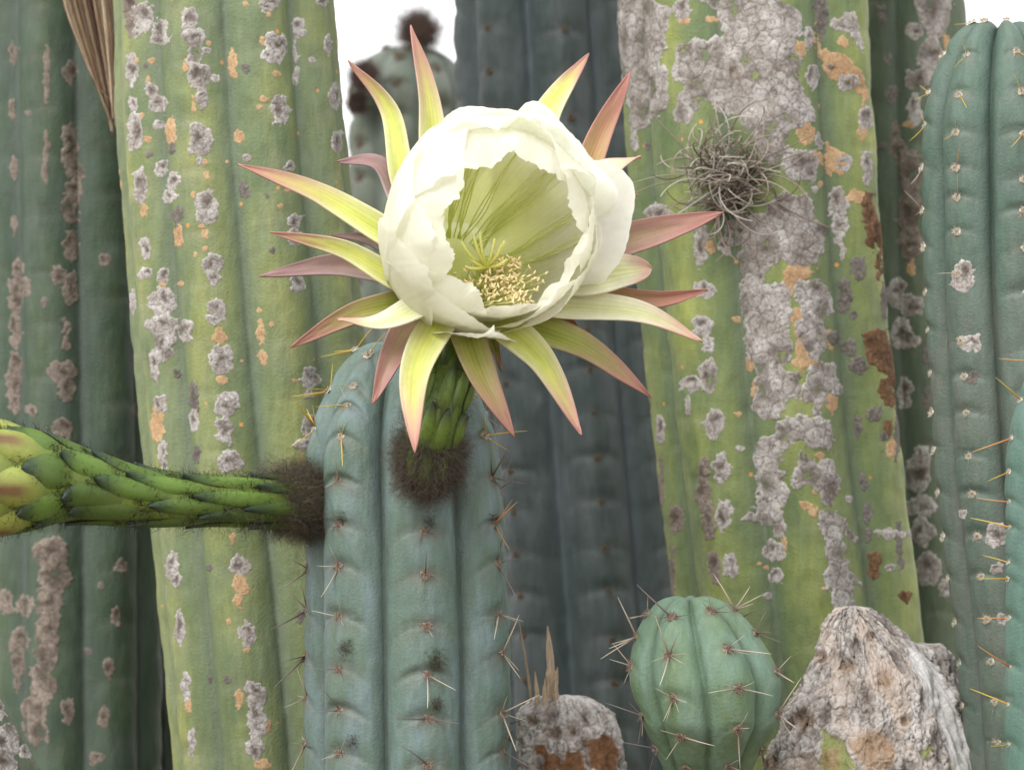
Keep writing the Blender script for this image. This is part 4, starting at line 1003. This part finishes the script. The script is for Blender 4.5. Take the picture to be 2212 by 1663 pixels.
def outer_petal(base_, mid, tip, W, kind, back, tip_back=0.0, chan=0.28, roll=0.0, pink=0.5, curl=0.0, seed=0, blunt=1.0, name='outer_petal'):
    nl, nw = 46, 21
    b0 = P(1040 + (base_[0] - 1040) * 0.42, 590 + (base_[1] - 590) * 0.42, 0.0) * 1.0
    c0 = star(1040 + (base_[0] - 1040) * 0.35, 585 + (base_[1] - 585) * 0.35, max(back, 0) + 0.022)
    ctrl = [c0, star(*base_, back + 0.004), star(*mid, back - 0.002), star(*tip, back + tip_back)]
    C = catmull(ctrl, 120)
    s_ = np.concatenate([[0], np.cumsum(np.linalg.norm(np.diff(C, axis=0), axis=1))]); s_ /= s_[-1]
    q = np.linspace(0, 1, nl); C = np.stack([np.interp(q, s_, C[:, k]) for k in range(3)], -1)
    T = norm(np.gradient(C, axis=0))
    n = norm(SA - T * (T @ SA)[:, None]); sdv = np.cross(T, n)
    an = roll * (0.4 + 0.6 * q) + curl * q ** 3
    side = np.cos(an)[:, None] * sdv + np.sin(an)[:, None] * n; nn = np.cross(side, T)
    qb = np.clip((q - 0.0), 0, 1)
    w = W * FPX * 0.5 * (0.62 + 0.38 * np.sin(np.clip(qb / 0.5, 0, 1) * math.pi / 2)) * (1 - qb ** (2.6 * blunt)) ** (0.85 if blunt <= 1 else 0.6)
    w = w * (1 + 0.06 * vnoise(q * 6 + seed, 0.3)) + 0.0002 * (1 - q)
    x = np.linspace(-1, 1, nw)
    V = C[:, None] + side[:, None] * (x[None, :, None] * w[:, None, None]) + nn[:, None] * ((np.abs(x) ** 1.8)[None, :, None] * (chan * w)[:, None, None]) \
        + n[:, None] * (0.0008 * fbm(q[:, None] * 5 + seed, x[None] * 1.2, seed, 2))[..., None]
    ce, fl, ed, tp = (lin(c) for c in OUT[kind])
    a = np.abs(x)[None, :, None] + 0 * q[:, None, None]
    st = np.exp(-((a) / 0.42) ** 2) * (0.75 + 0.35 * np.cos(x * 22 + seed)[None, :, None])
    c = fl * (1 - st) + ce * st
    em = sstep(0.62, 1.0, a); c = c * (1 - em * 0.8) + ed * em * 0.8
    qq = q[:, None, None] + 0.10 * (a - 0.3) + 0.05 * fbm(q[:, None] * 3 + seed, x[None] * 2, seed)[..., None]
    tm = sstep(1.02 - pink, 1.0, qq); c = c * (1 - tm * 0.95) + tp * tm * 0.95
    c = c * (1 + 0.16 * fbm(q[:, None] * 9 + seed * 3, x[None] * 2.5, seed, 4)[..., None]) * (1 + 0.05 * np.cos(x * 40 + seed)[None, :, None])
    o = put(obj(name, mesh_np(name, V, grid_quads(nl, nw), c.reshape(-1, 3)), M_SEPAL), flower_root)
    return solid(o, 0.0008)
for i, (b_, m_, t_, W, kd, bk, kw) in enumerate([
        ((945, 420), (925, 215), (887, 55), 74, 'y', 0.010, dict(pink=0.55, roll=-0.35, tip_back=-0.004)),
        ((880, 410), (842, 240), (752, 131), 62, 'y', 0.006, dict(pink=0.35, roll=0.45, tip_back=-0.010)),
        ((1130, 380), (1188, 235), (1272, 117), 84, 'y', 0.006, dict(pink=0.28, roll=0.2)),
        ((1235, 420), (1300, 280), (1362, 156), 74, 'r', 0.010, dict(pink=0.72, roll=-0.3)),
        ((1240, 440), (1315, 372), (1386, 340), 104, 'w', -0.012, dict(pink=0.30, blunt=1.9, roll=0.5, curl=0.8)),
        ((1290, 535), (1440, 494), (1562, 459), 84, 'p', 0.004, dict(pink=0.62, roll=-0.15)),
        ((1250, 600), (1335, 588), (1408, 580), 92, 'w', -0.006, dict(pink=0.22, blunt=2.2)),
        ((1270, 640), (1420, 648), (1528, 627), 62, 'r', 0.006, dict(pink=0.75, roll=-0.2)),
        ((1180, 655), (1380, 676), (1518, 738), 82, 'w', -0.002, dict(pink=0.36, roll=0.25)),
        ((1110, 690), (1265, 752), (1407, 858), 84, 'g', 0.004, dict(pink=0.55, roll=0.2)),
        ((1160, 660), (1222, 694), (1270, 752), 56, 'p', 0.014, dict(pink=0.7)),
        ((1060, 680), (1170, 782), (1256, 940), 86, 'y', -0.004, dict(pink=0.42, roll=0.2, tip_back=-0.006)),
        ((1005, 690), (1040, 806), (1111, 943), 84, 'g', 0.000, dict(pink=0.60, roll=-0.1, tip_back=-0.004)),
        ((960, 680), (898, 806), (896, 977), 88, 'y', -0.006, dict(pink=0.45, roll=-0.35, tip_back=-0.014)),
        ((905, 680), (848, 768), (805, 874), 84, 'p', 0.004, dict(pink=0.5, roll=-0.1)),
        ((880, 650), (755, 682), (627, 751), 66, 'g', 0.006, dict(pink=0.66, roll=0.25)),
        ((930, 650), (825, 700), (727, 690), 72, 'w', -0.008, dict(pink=0.22, roll=-0.3, curl=-0.9, blunt=1.5)),
        ((870, 590), (720, 573), (560, 597), 66, 'm', 0.008, dict(pink=0.60, roll=0.15)),
        ((880, 610), (740, 538), (584, 502), 56, 'y', -0.004, dict(pink=0.38, roll=0.4, tip_back=-0.008)),
        ((860, 520), (690, 420), (514, 355), 74, 'y', 0.002, dict(pink=0.55, roll=-0.15, tip_back=-0.006)),
        ((850, 540), (790, 516), (716, 508), 42, 'm', 0.016, dict(pink=0.4)),
        ((880, 450), (818, 356), (728, 350), 72, 'm', 0.012, dict(pink=0.6, roll=-0.35)),
        ((1300, 460), (1345, 430), (1378, 420), 44, 'r', 0.014, dict(pink=0.8)),
        ((1050, 680), (1068, 750), (1084, 802), 44, 'g', 0.018, dict(pink=0.25))]):
    outer_petal(b_, m_, t_, W, kd, bk, seed=i + 2, **kw)

# the cup's green throat, closing it behind the petals
tq, ta_ = np.meshgrid(np.linspace(0.02, 1.08, 20), np.linspace(0, 2 * math.pi, 48, endpoint=False), indexing='ij')
tV = cup(ta_, tq, 0.985 - 0.015 * np.cos(ta_ * 11))
tw = sstep(0.08, 0.5, tq)[..., None]
o = put(obj('throat', mesh_np('throat', tV, grid_quads(20, 48, True), (lin((232, 238, 160)) * (1 - tw) + lin((250, 251, 226)) * tw).reshape(-1, 3)), M_PETAL), flower_root)
# stamens, style and stigma
M_STAMEN = vc_mat('stamen', gain=0.95, rough=0.6, spec=0.2, grain=0.08, bstr=0, trans=0.15)
rs = random.Random(3)
throat = cup(np.array(0.0), np.array(0.22))
def stamen(pts, rad, c0, c1, anther=None, name='stamen'):
    n = 16; c = catmull(pts, n); t = np.linspace(0, 1, n)
    mb = MB(); V, Q = tube(c, rad * (1 - 0.35 * t), 5)
    mb.add(V, Q, np.repeat(lin(c0)[None] * (1 - t)[:, None] + lin(c1)[None] * t[:, None], 5, 0))
    if anther:
        d = norm(np.array([rs.gauss(0, 1), rs.gauss(0, .6), rs.gauss(0, 1)]))
        L, w = anther
        s_ = np.linspace(-1, 1, 7)
        V, Q = tube(c[-1][None] + d[None] * (s_ * L)[:, None] + 0.0004 * (s_ ** 2)[:, None], w * np.sqrt(np.clip(1.05 - s_ ** 2, 0.02, 1)), 6)
        k = rs.uniform(0.85, 1.1); mb.add(V, Q, lin((246, 226, 176)) * k)
    return put(obj(name, mb.mesh(name), M_STAMEN), flower_root)
# filaments lying along the back wall, in sheaves
for ph, n_, sprd, end in ((96, 6, 3, 2.1), (88, 4, 3, 2.04), (66, 3, 2, 1.95), (46, 5, 5, 2.05), (36, 5, 5, 2.05), (8, 4, 5, 2.02), (-8, 3, 4, 1.95)):
    for j in range(n_):
        a = D(ph + rs.uniform(-sprd, sprd)); en = end + rs.uniform(-0.16, 0.08)
        ps = np.array([0.3, 0.62, 1.0, 1.4, en]); kk = np.array([0.80, 0.80, 0.82, 0.84, 0.86 - 0.02 * rs.random()])
        st = np.array([rs.uniform(-.25, .25), rs.uniform(-.1, .1), 0, rs.uniform(-.04, .04), rs.uniform(-.06, .06)])
        stamen(list(cup(a + st, ps, kk)), 0.00034, (204, 214, 100), (236, 238, 176), (0.0011, 0.0005) if rs.random() < 0.4 else None)
# the mass of anthers at the lower lip
for j in range(230):
    uu = rs.gauss(0, 0.46); vv = rs.random()
    u = 1082 + 88 * max(-1.05, min(1.15, uu)) + 8 * rs.gauss(0, 1); v = 556 + 92 * vv + 14 * abs(uu) + 5 * rs.gauss(0, 1)
    if u < 1020 and v > 620: v = 600 + rs.uniform(-14, 14)
    y = -0.030 - 0.026 * vv + 0.004 * rs.gauss(0, 1)
    tp = P(u, v, y)
    root_ = cup(np.array(D(rs.uniform(200, 340))), np.array(rs.uniform(0.25, 0.6)), np.array(0.8))
    md = (root_ + tp) / 2 + np.array([rs.gauss(0, .002), 0.002, -0.006 + 0.002 * rs.gauss(0, 1)])
    stamen([root_, md, tp], 0.0003, (204, 212, 110), (232, 232, 160), (0.0011 + 0.0005 * rs.random(), 0.00052))
sb = P(1050, 578, -0.040)
stamen([throat, (throat + sb) / 2 + np.array([0, 0, -0.004]), sb], 0.0013, (170, 184, 60), (214, 214, 110), name='style')
for (u, v, dy) in ((996, 522, -0.004), (1022, 507, -0.008), (1036, 503, 0.001), (1090, 521, -0.003), (1084, 528, -0.008), (1003, 575, -0.008), (1068, 516, 0.004), (1012, 552, -0.002), (1096, 560, -0.006)):
    tp = P(u, v, -0.042 + dy); md = (sb + tp) / 2 + np.array([(u - 1050) * 2.2e-5, -0.002, -0.001])
    stamen([sb, md, tp], 0.00105, (206, 208, 100), (228, 226, 140), name='stigma_lobe')

# the flower's tube, its scales and wool
tube_s = Stalk([P(921, 1046, 0.020), P(926, 990, 0.002), P(944, 900, -0.006), P(972, 800, -0.002), P(996, 720, 0.012), P(1012, 650, 0.024), P(1015, 606, 0.015)], [44 * FPX, 58 * FPX, 60 * FPX, 56 * FPX, 52 * FPX, 44 * FPX, 30 * FPX])
tube_s.body('flower_tube', flower_root, (84, 108, 38), ribs=9, dark=(62, 62, 34))
for row in range(6):
    for j in range(9):
        tube_s.scale('tube_scale', flower_root, 0.10 + row * 0.125 + rs.uniform(-.015, .015), (j + 0.5 * (row % 2)) * 2 * math.pi / 9 + rs.uniform(-.1, .1), 0.15, 0.26, 0.0024,
                     (58, 74, 30), (92, 116, 40), (40, 50, 32), free=0.0012)
mb = MB(); ro, di = [], []
for k in range(6500):
    t = rs.uniform(0.03, 0.25) if k % 5 else 0.03 + abs(rs.gauss(0, 0.22)); a = rs.uniform(0, 6.283)
    if t > 0.75: continue
    p, o = tube_s.at(np.array(t), np.array(a)); ro.append(p); di.append(o + 0.25 * np.array([0, 0, 1]))
hairs(mb, ro, di, 0.0078, 0.00010, (102, 93, 84), 0.7, 5, var=0.5)
ro, di = [], []
for k in range(220):
    t = rs.uniform(0.25, 0.8); a = rs.uniform(0, 6.283); p, o = tube_s.at(np.array(t), np.array(a)); ro.append(p); di.append(o)
hairs(mb, ro, di, 0.005, 0.0001, (70, 58, 50), 0.6, 6)
o = put(obj('wool', mb.mesh('wool'), M_HAIR, kind='stuff'), flower_root)

# ---------------------------------------------------------------- the long bud reaching left
bud_root = empty('flower_bud', 'long horizontal green bud with overlapping scales and dark wool', 'flower bud', 'flower buds', tuple(P(672, 1082, 0.062)))
bud = Stalk([P(684, 1084, 0.064), P(620, 1084, 0.048), P(450, 1080, 0.022), P(300, 1072, 0.004), P(150, 1044, -0.012), P(60, 1036, -0.022), P(-50, 1034, -0.032), P(-170, 1036, -0.042), P(-330, 1040, -0.05)],
            [56 * FPX, 50 * FPX, 48 * FPX, 57 * FPX, 78 * FPX, 104 * FPX, 116 * FPX, 90 * FPX, 8 * FPX], 140)
bud.body('bud_tube', bud_root, (104, 122, 50), dark=(58, 56, 34), nt=120)
tuft_ro, tuft_di = [], []
nrow = 6
for row in range(nrow):
    t0 = 0.02 + row * 0.098
    for j in range(7):
        a0 = (j + 0.5 * (row % 2)) * 2 * math.pi / 7 + rs.uniform(-.1, .1) + 0.15
        L = 0.165 + 0.025 * rs.random(); s0 = t0 + rs.uniform(-.022, .022)
        k = 0.8 + 0.3 * rs.random()
        bud.scale('bud_scale', bud_root, s0, a0, L, 0.40, 0.0026 + 0.001 * rs.random(), (96, 112, 52), (86 * k, 112 * k, 44 * k), (36, 54, 42), free=0.0020, skew=rs.uniform(-.08, .08))
        for q in range(80):
            aa = a0 + rs.gauss(0, 0.20); tt = s0 + L * rs.uniform(0.66, 1.12)
            p, o = bud.at(np.array(tt), np.array(aa), np.array(0.0012)); tuft_ro.append(p); tuft_di.append(o * 0.5 + np.array([-0.8, 0, 0.1]))
for row, (t0, n_, L, W) in enumerate(((0.60, 7, 0.17, 0.42), (0.665, 7, 0.22, 0.46), (0.73, 6, 0.25, 0.5))):
    for j in range(n_):
        bud.scale('bud_sepal', bud_root, t0 + rs.uniform(-.01, .01), (j + 0.5 * (row % 2)) * 2 * math.pi / n_ + 0.3, L, W, 0.0055, (104, 120, 52), (140, 150, 70), (98, 90, 52), free=0.002, stripe=(104, 62, 50))
mb = MB()
hairs(mb, tuft_ro, tuft_di, 0.0038, 0.00019, (46, 40, 33), 0.75, 8, var=0.5)
ro, di = [], []
for k in range(9500):
    t = rs.uniform(0.0, 0.15) if k % 5 else abs(rs.gauss(0.05, 0.12)); a = rs.uniform(0, 6.283)
    p, o = bud.at(np.array(min(t, 1)), np.array(a)); ro.append(p); di.append(o)
hairs(mb, ro, di, 0.0088, 0.00011, (102, 94, 80), 0.8, 9, var=0.55)
ro, di = [], []
for k in range(90):
    t = rs.uniform(0.1, 0.7); a = rs.uniform(0, 6.283); p, o = bud.at(np.array(t), np.array(a), np.array(0.002)); ro.append(p); di.append(o)
hairs(mb, ro, di, 0.006, 0.00009, (96, 80, 66), 0.7, 10)
put(obj('wool', mb.mesh('wool'), M_HAIR, kind='stuff'), bud_root)

# dark woolly tufts above some areoles of the front cactus
for k, (u, v, w_, n_) in enumerate(((748, 1402, 15, 260), (942, 1428, 19, 380), (942, 1520, 13, 200), (926, 1126, 14, 160), (738, 1120, 11, 130), (762, 1600, 12, 150), (1098, 1590, 12, 160), (1066, 1118, 10, 120))):
    ro, di = [], []
    for q in range(int(n_ * 0.6)):
        tq_, zq_, dq = front.at(u + rs.gauss(0, w_ * 0.5), v + rs.gauss(0, w_ * 0.6))
        ro.append(front.S(np.array(tq_), np.array(zq_))); di.append(front.N(np.array(tq_), np.array(zq_)) * 0.7 + np.array([rs.gauss(0, .3), 0, rs.gauss(0, .3)]))
    m3 = MB(); hairs(m3, ro, di, 0.0022, 0.00009, (88, 80, 70), 0.8, 60 + k, var=0.5)
    put(obj('wool_tuft', m3.mesh('wool_tuft'), M_HAIR, kind='stuff'), front_root)

# ---------------------------------------------------------------- woolly buds on the far cactus
def woolly(u, v, y, rpx, label, seed, stem):
    pc = P(u, v, y); R = rpx * K * (y + CAM_D)
    root = empty('flower_bud', label, 'flower bud', 'flower buds', tuple(P(*stem, y)))
    n1, n2 = 22, 14
    a, b = np.meshgrid(np.linspace(0, 2 * math.pi, n1, endpoint=False), np.linspace(-math.pi / 2, math.pi / 2, n2))
    rr = R * 0.62 * (1 + 0.12 * fbm(np.cos(a) * 2 + seed, np.sin(a) * 2, b * 2))
    V = pc + np.stack([rr * np.cos(b) * np.cos(a), rr * np.cos(b) * np.sin(a), rr * np.sin(b)], -1)
    put(obj('bud_core', mesh_np('bud_core', V, grid_quads(n2, n1, True), np.broadcast_to(lin((84, 70, 62)), V.shape)), M_HAIR), root)
    d0 = norm(np.random.default_rng(seed).normal(0, 1, (1700, 3)))
    m2 = MB(); hairs(m2, pc + d0 * R * 0.5, d0, R * 0.75, 0.00022, (100, 84, 76), 0.5, seed + 1)
    put(obj('wool', m2.mesh('wool'), M_HAIR, kind='stuff'), root)
    s0 = P(*stem, y); V, Q = tube(catmull([s0, (s0 + pc) / 2, pc], 8), np.linspace(R * 0.5, R * 0.4, 8), 10)
    put(obj('bud_stalk', mesh_np('bud_stalk', V, Q, np.broadcast_to(lin((88, 96, 74)), V.shape)), M_GREEN), root)
woolly(905, 68, 0.93, 50, 'round dark woolly bud on the very top of the dusty far cactus', 51, (904, 125))
woolly(786, 165, 0.895, 32, 'small dark woolly bud on the shoulder of the dusty far cactus', 52, (815, 180))
woolly(772, 222, 0.905, 22, 'tiny woolly bud below the shoulder bud on the dusty far cactus', 53, (802, 228))

# ---------------------------------------------------------------- the grey air plant on the barked column
M_AIR = vc_mat('air_plant_leaf', rough=0.8, spec=0.15, grain=0.2, gscale=600, bstr=0.2, bdist=0.0004)
ta, za, _ = right.at(1565, 390)
air0 = right.S(np.array(ta), np.array(za)); airn = right.N(np.array(ta), np.array(za))
air_root = empty('air_plant', 'ball of curly grey air plant leaves clinging to the barked column', 'air plant', None, tuple(air0))
ra = random.Random(12); px = right.px
for k in range(180):
    inner = k < 112
    s0 = air0 + np.array([ra.gauss(0, 34) * px, -abs(ra.gauss(0, 10)) * px, ra.gauss(-10, 34) * px]) + airn * ra.uniform(0.001, 0.010)
    an = ra.uniform(0, 6.283); lat = np.array([math.cos(an), -0.2, math.sin(an)]); out = ra.uniform(0.1, 1.0)
    d = norm(lat + airn * out * 0.9)
    L = (ra.uniform(90, 170) if inner else ra.uniform(110, 200)) * px
    if not inner and math.cos(an) < -0.3: L *= 1.15
    bend = norm(np.array([ra.gauss(0, 1), ra.gauss(0, .6), ra.gauss(-0.5, 1)])); n = 16; t = np.linspace(0, 1, n)
    pts = [s0]; cur = d; ax_ = norm(np.cross(d, bend)); w = ra.choice([0.12, 0.2, 0.3, 0.42]) * ra.choice([-1, 1]) if inner else ra.uniform(-0.13, 0.13)
    for i in range(n - 1):
        R_ = np.array(Matrix.Rotation(w * (0.4 + 1.2 * i / n), 3, Vector(ax_)))
        cur = R_ @ cur; pts.append(pts[-1] + cur * L / (n - 1))
    pts = np.array(pts)
    # keep the leaf in front of the column it grows on
    lim = air0[1] + 0.004 + (pts[:, 0] - air0[0]) ** 2 * 3
    pts[:, 1] = np.minimum(pts[:, 1], lim)
    V, Q = tube(pts, ra.uniform(2.4, 3.7) * px * 0.5 * (1.15 - t) ** 0.6 + 0.00008, 5)
    cc = lin(ra.choice([(150, 138, 128), (132, 120, 110), (164, 155, 146), (112, 98, 88), (172, 168, 156)]))
    put(obj('leaf', mesh_np('leaf', V, Q, np.repeat(cc[None] * (0.85 + 0.35 * t)[:, None], 5, 0)), M_AIR), air_root)
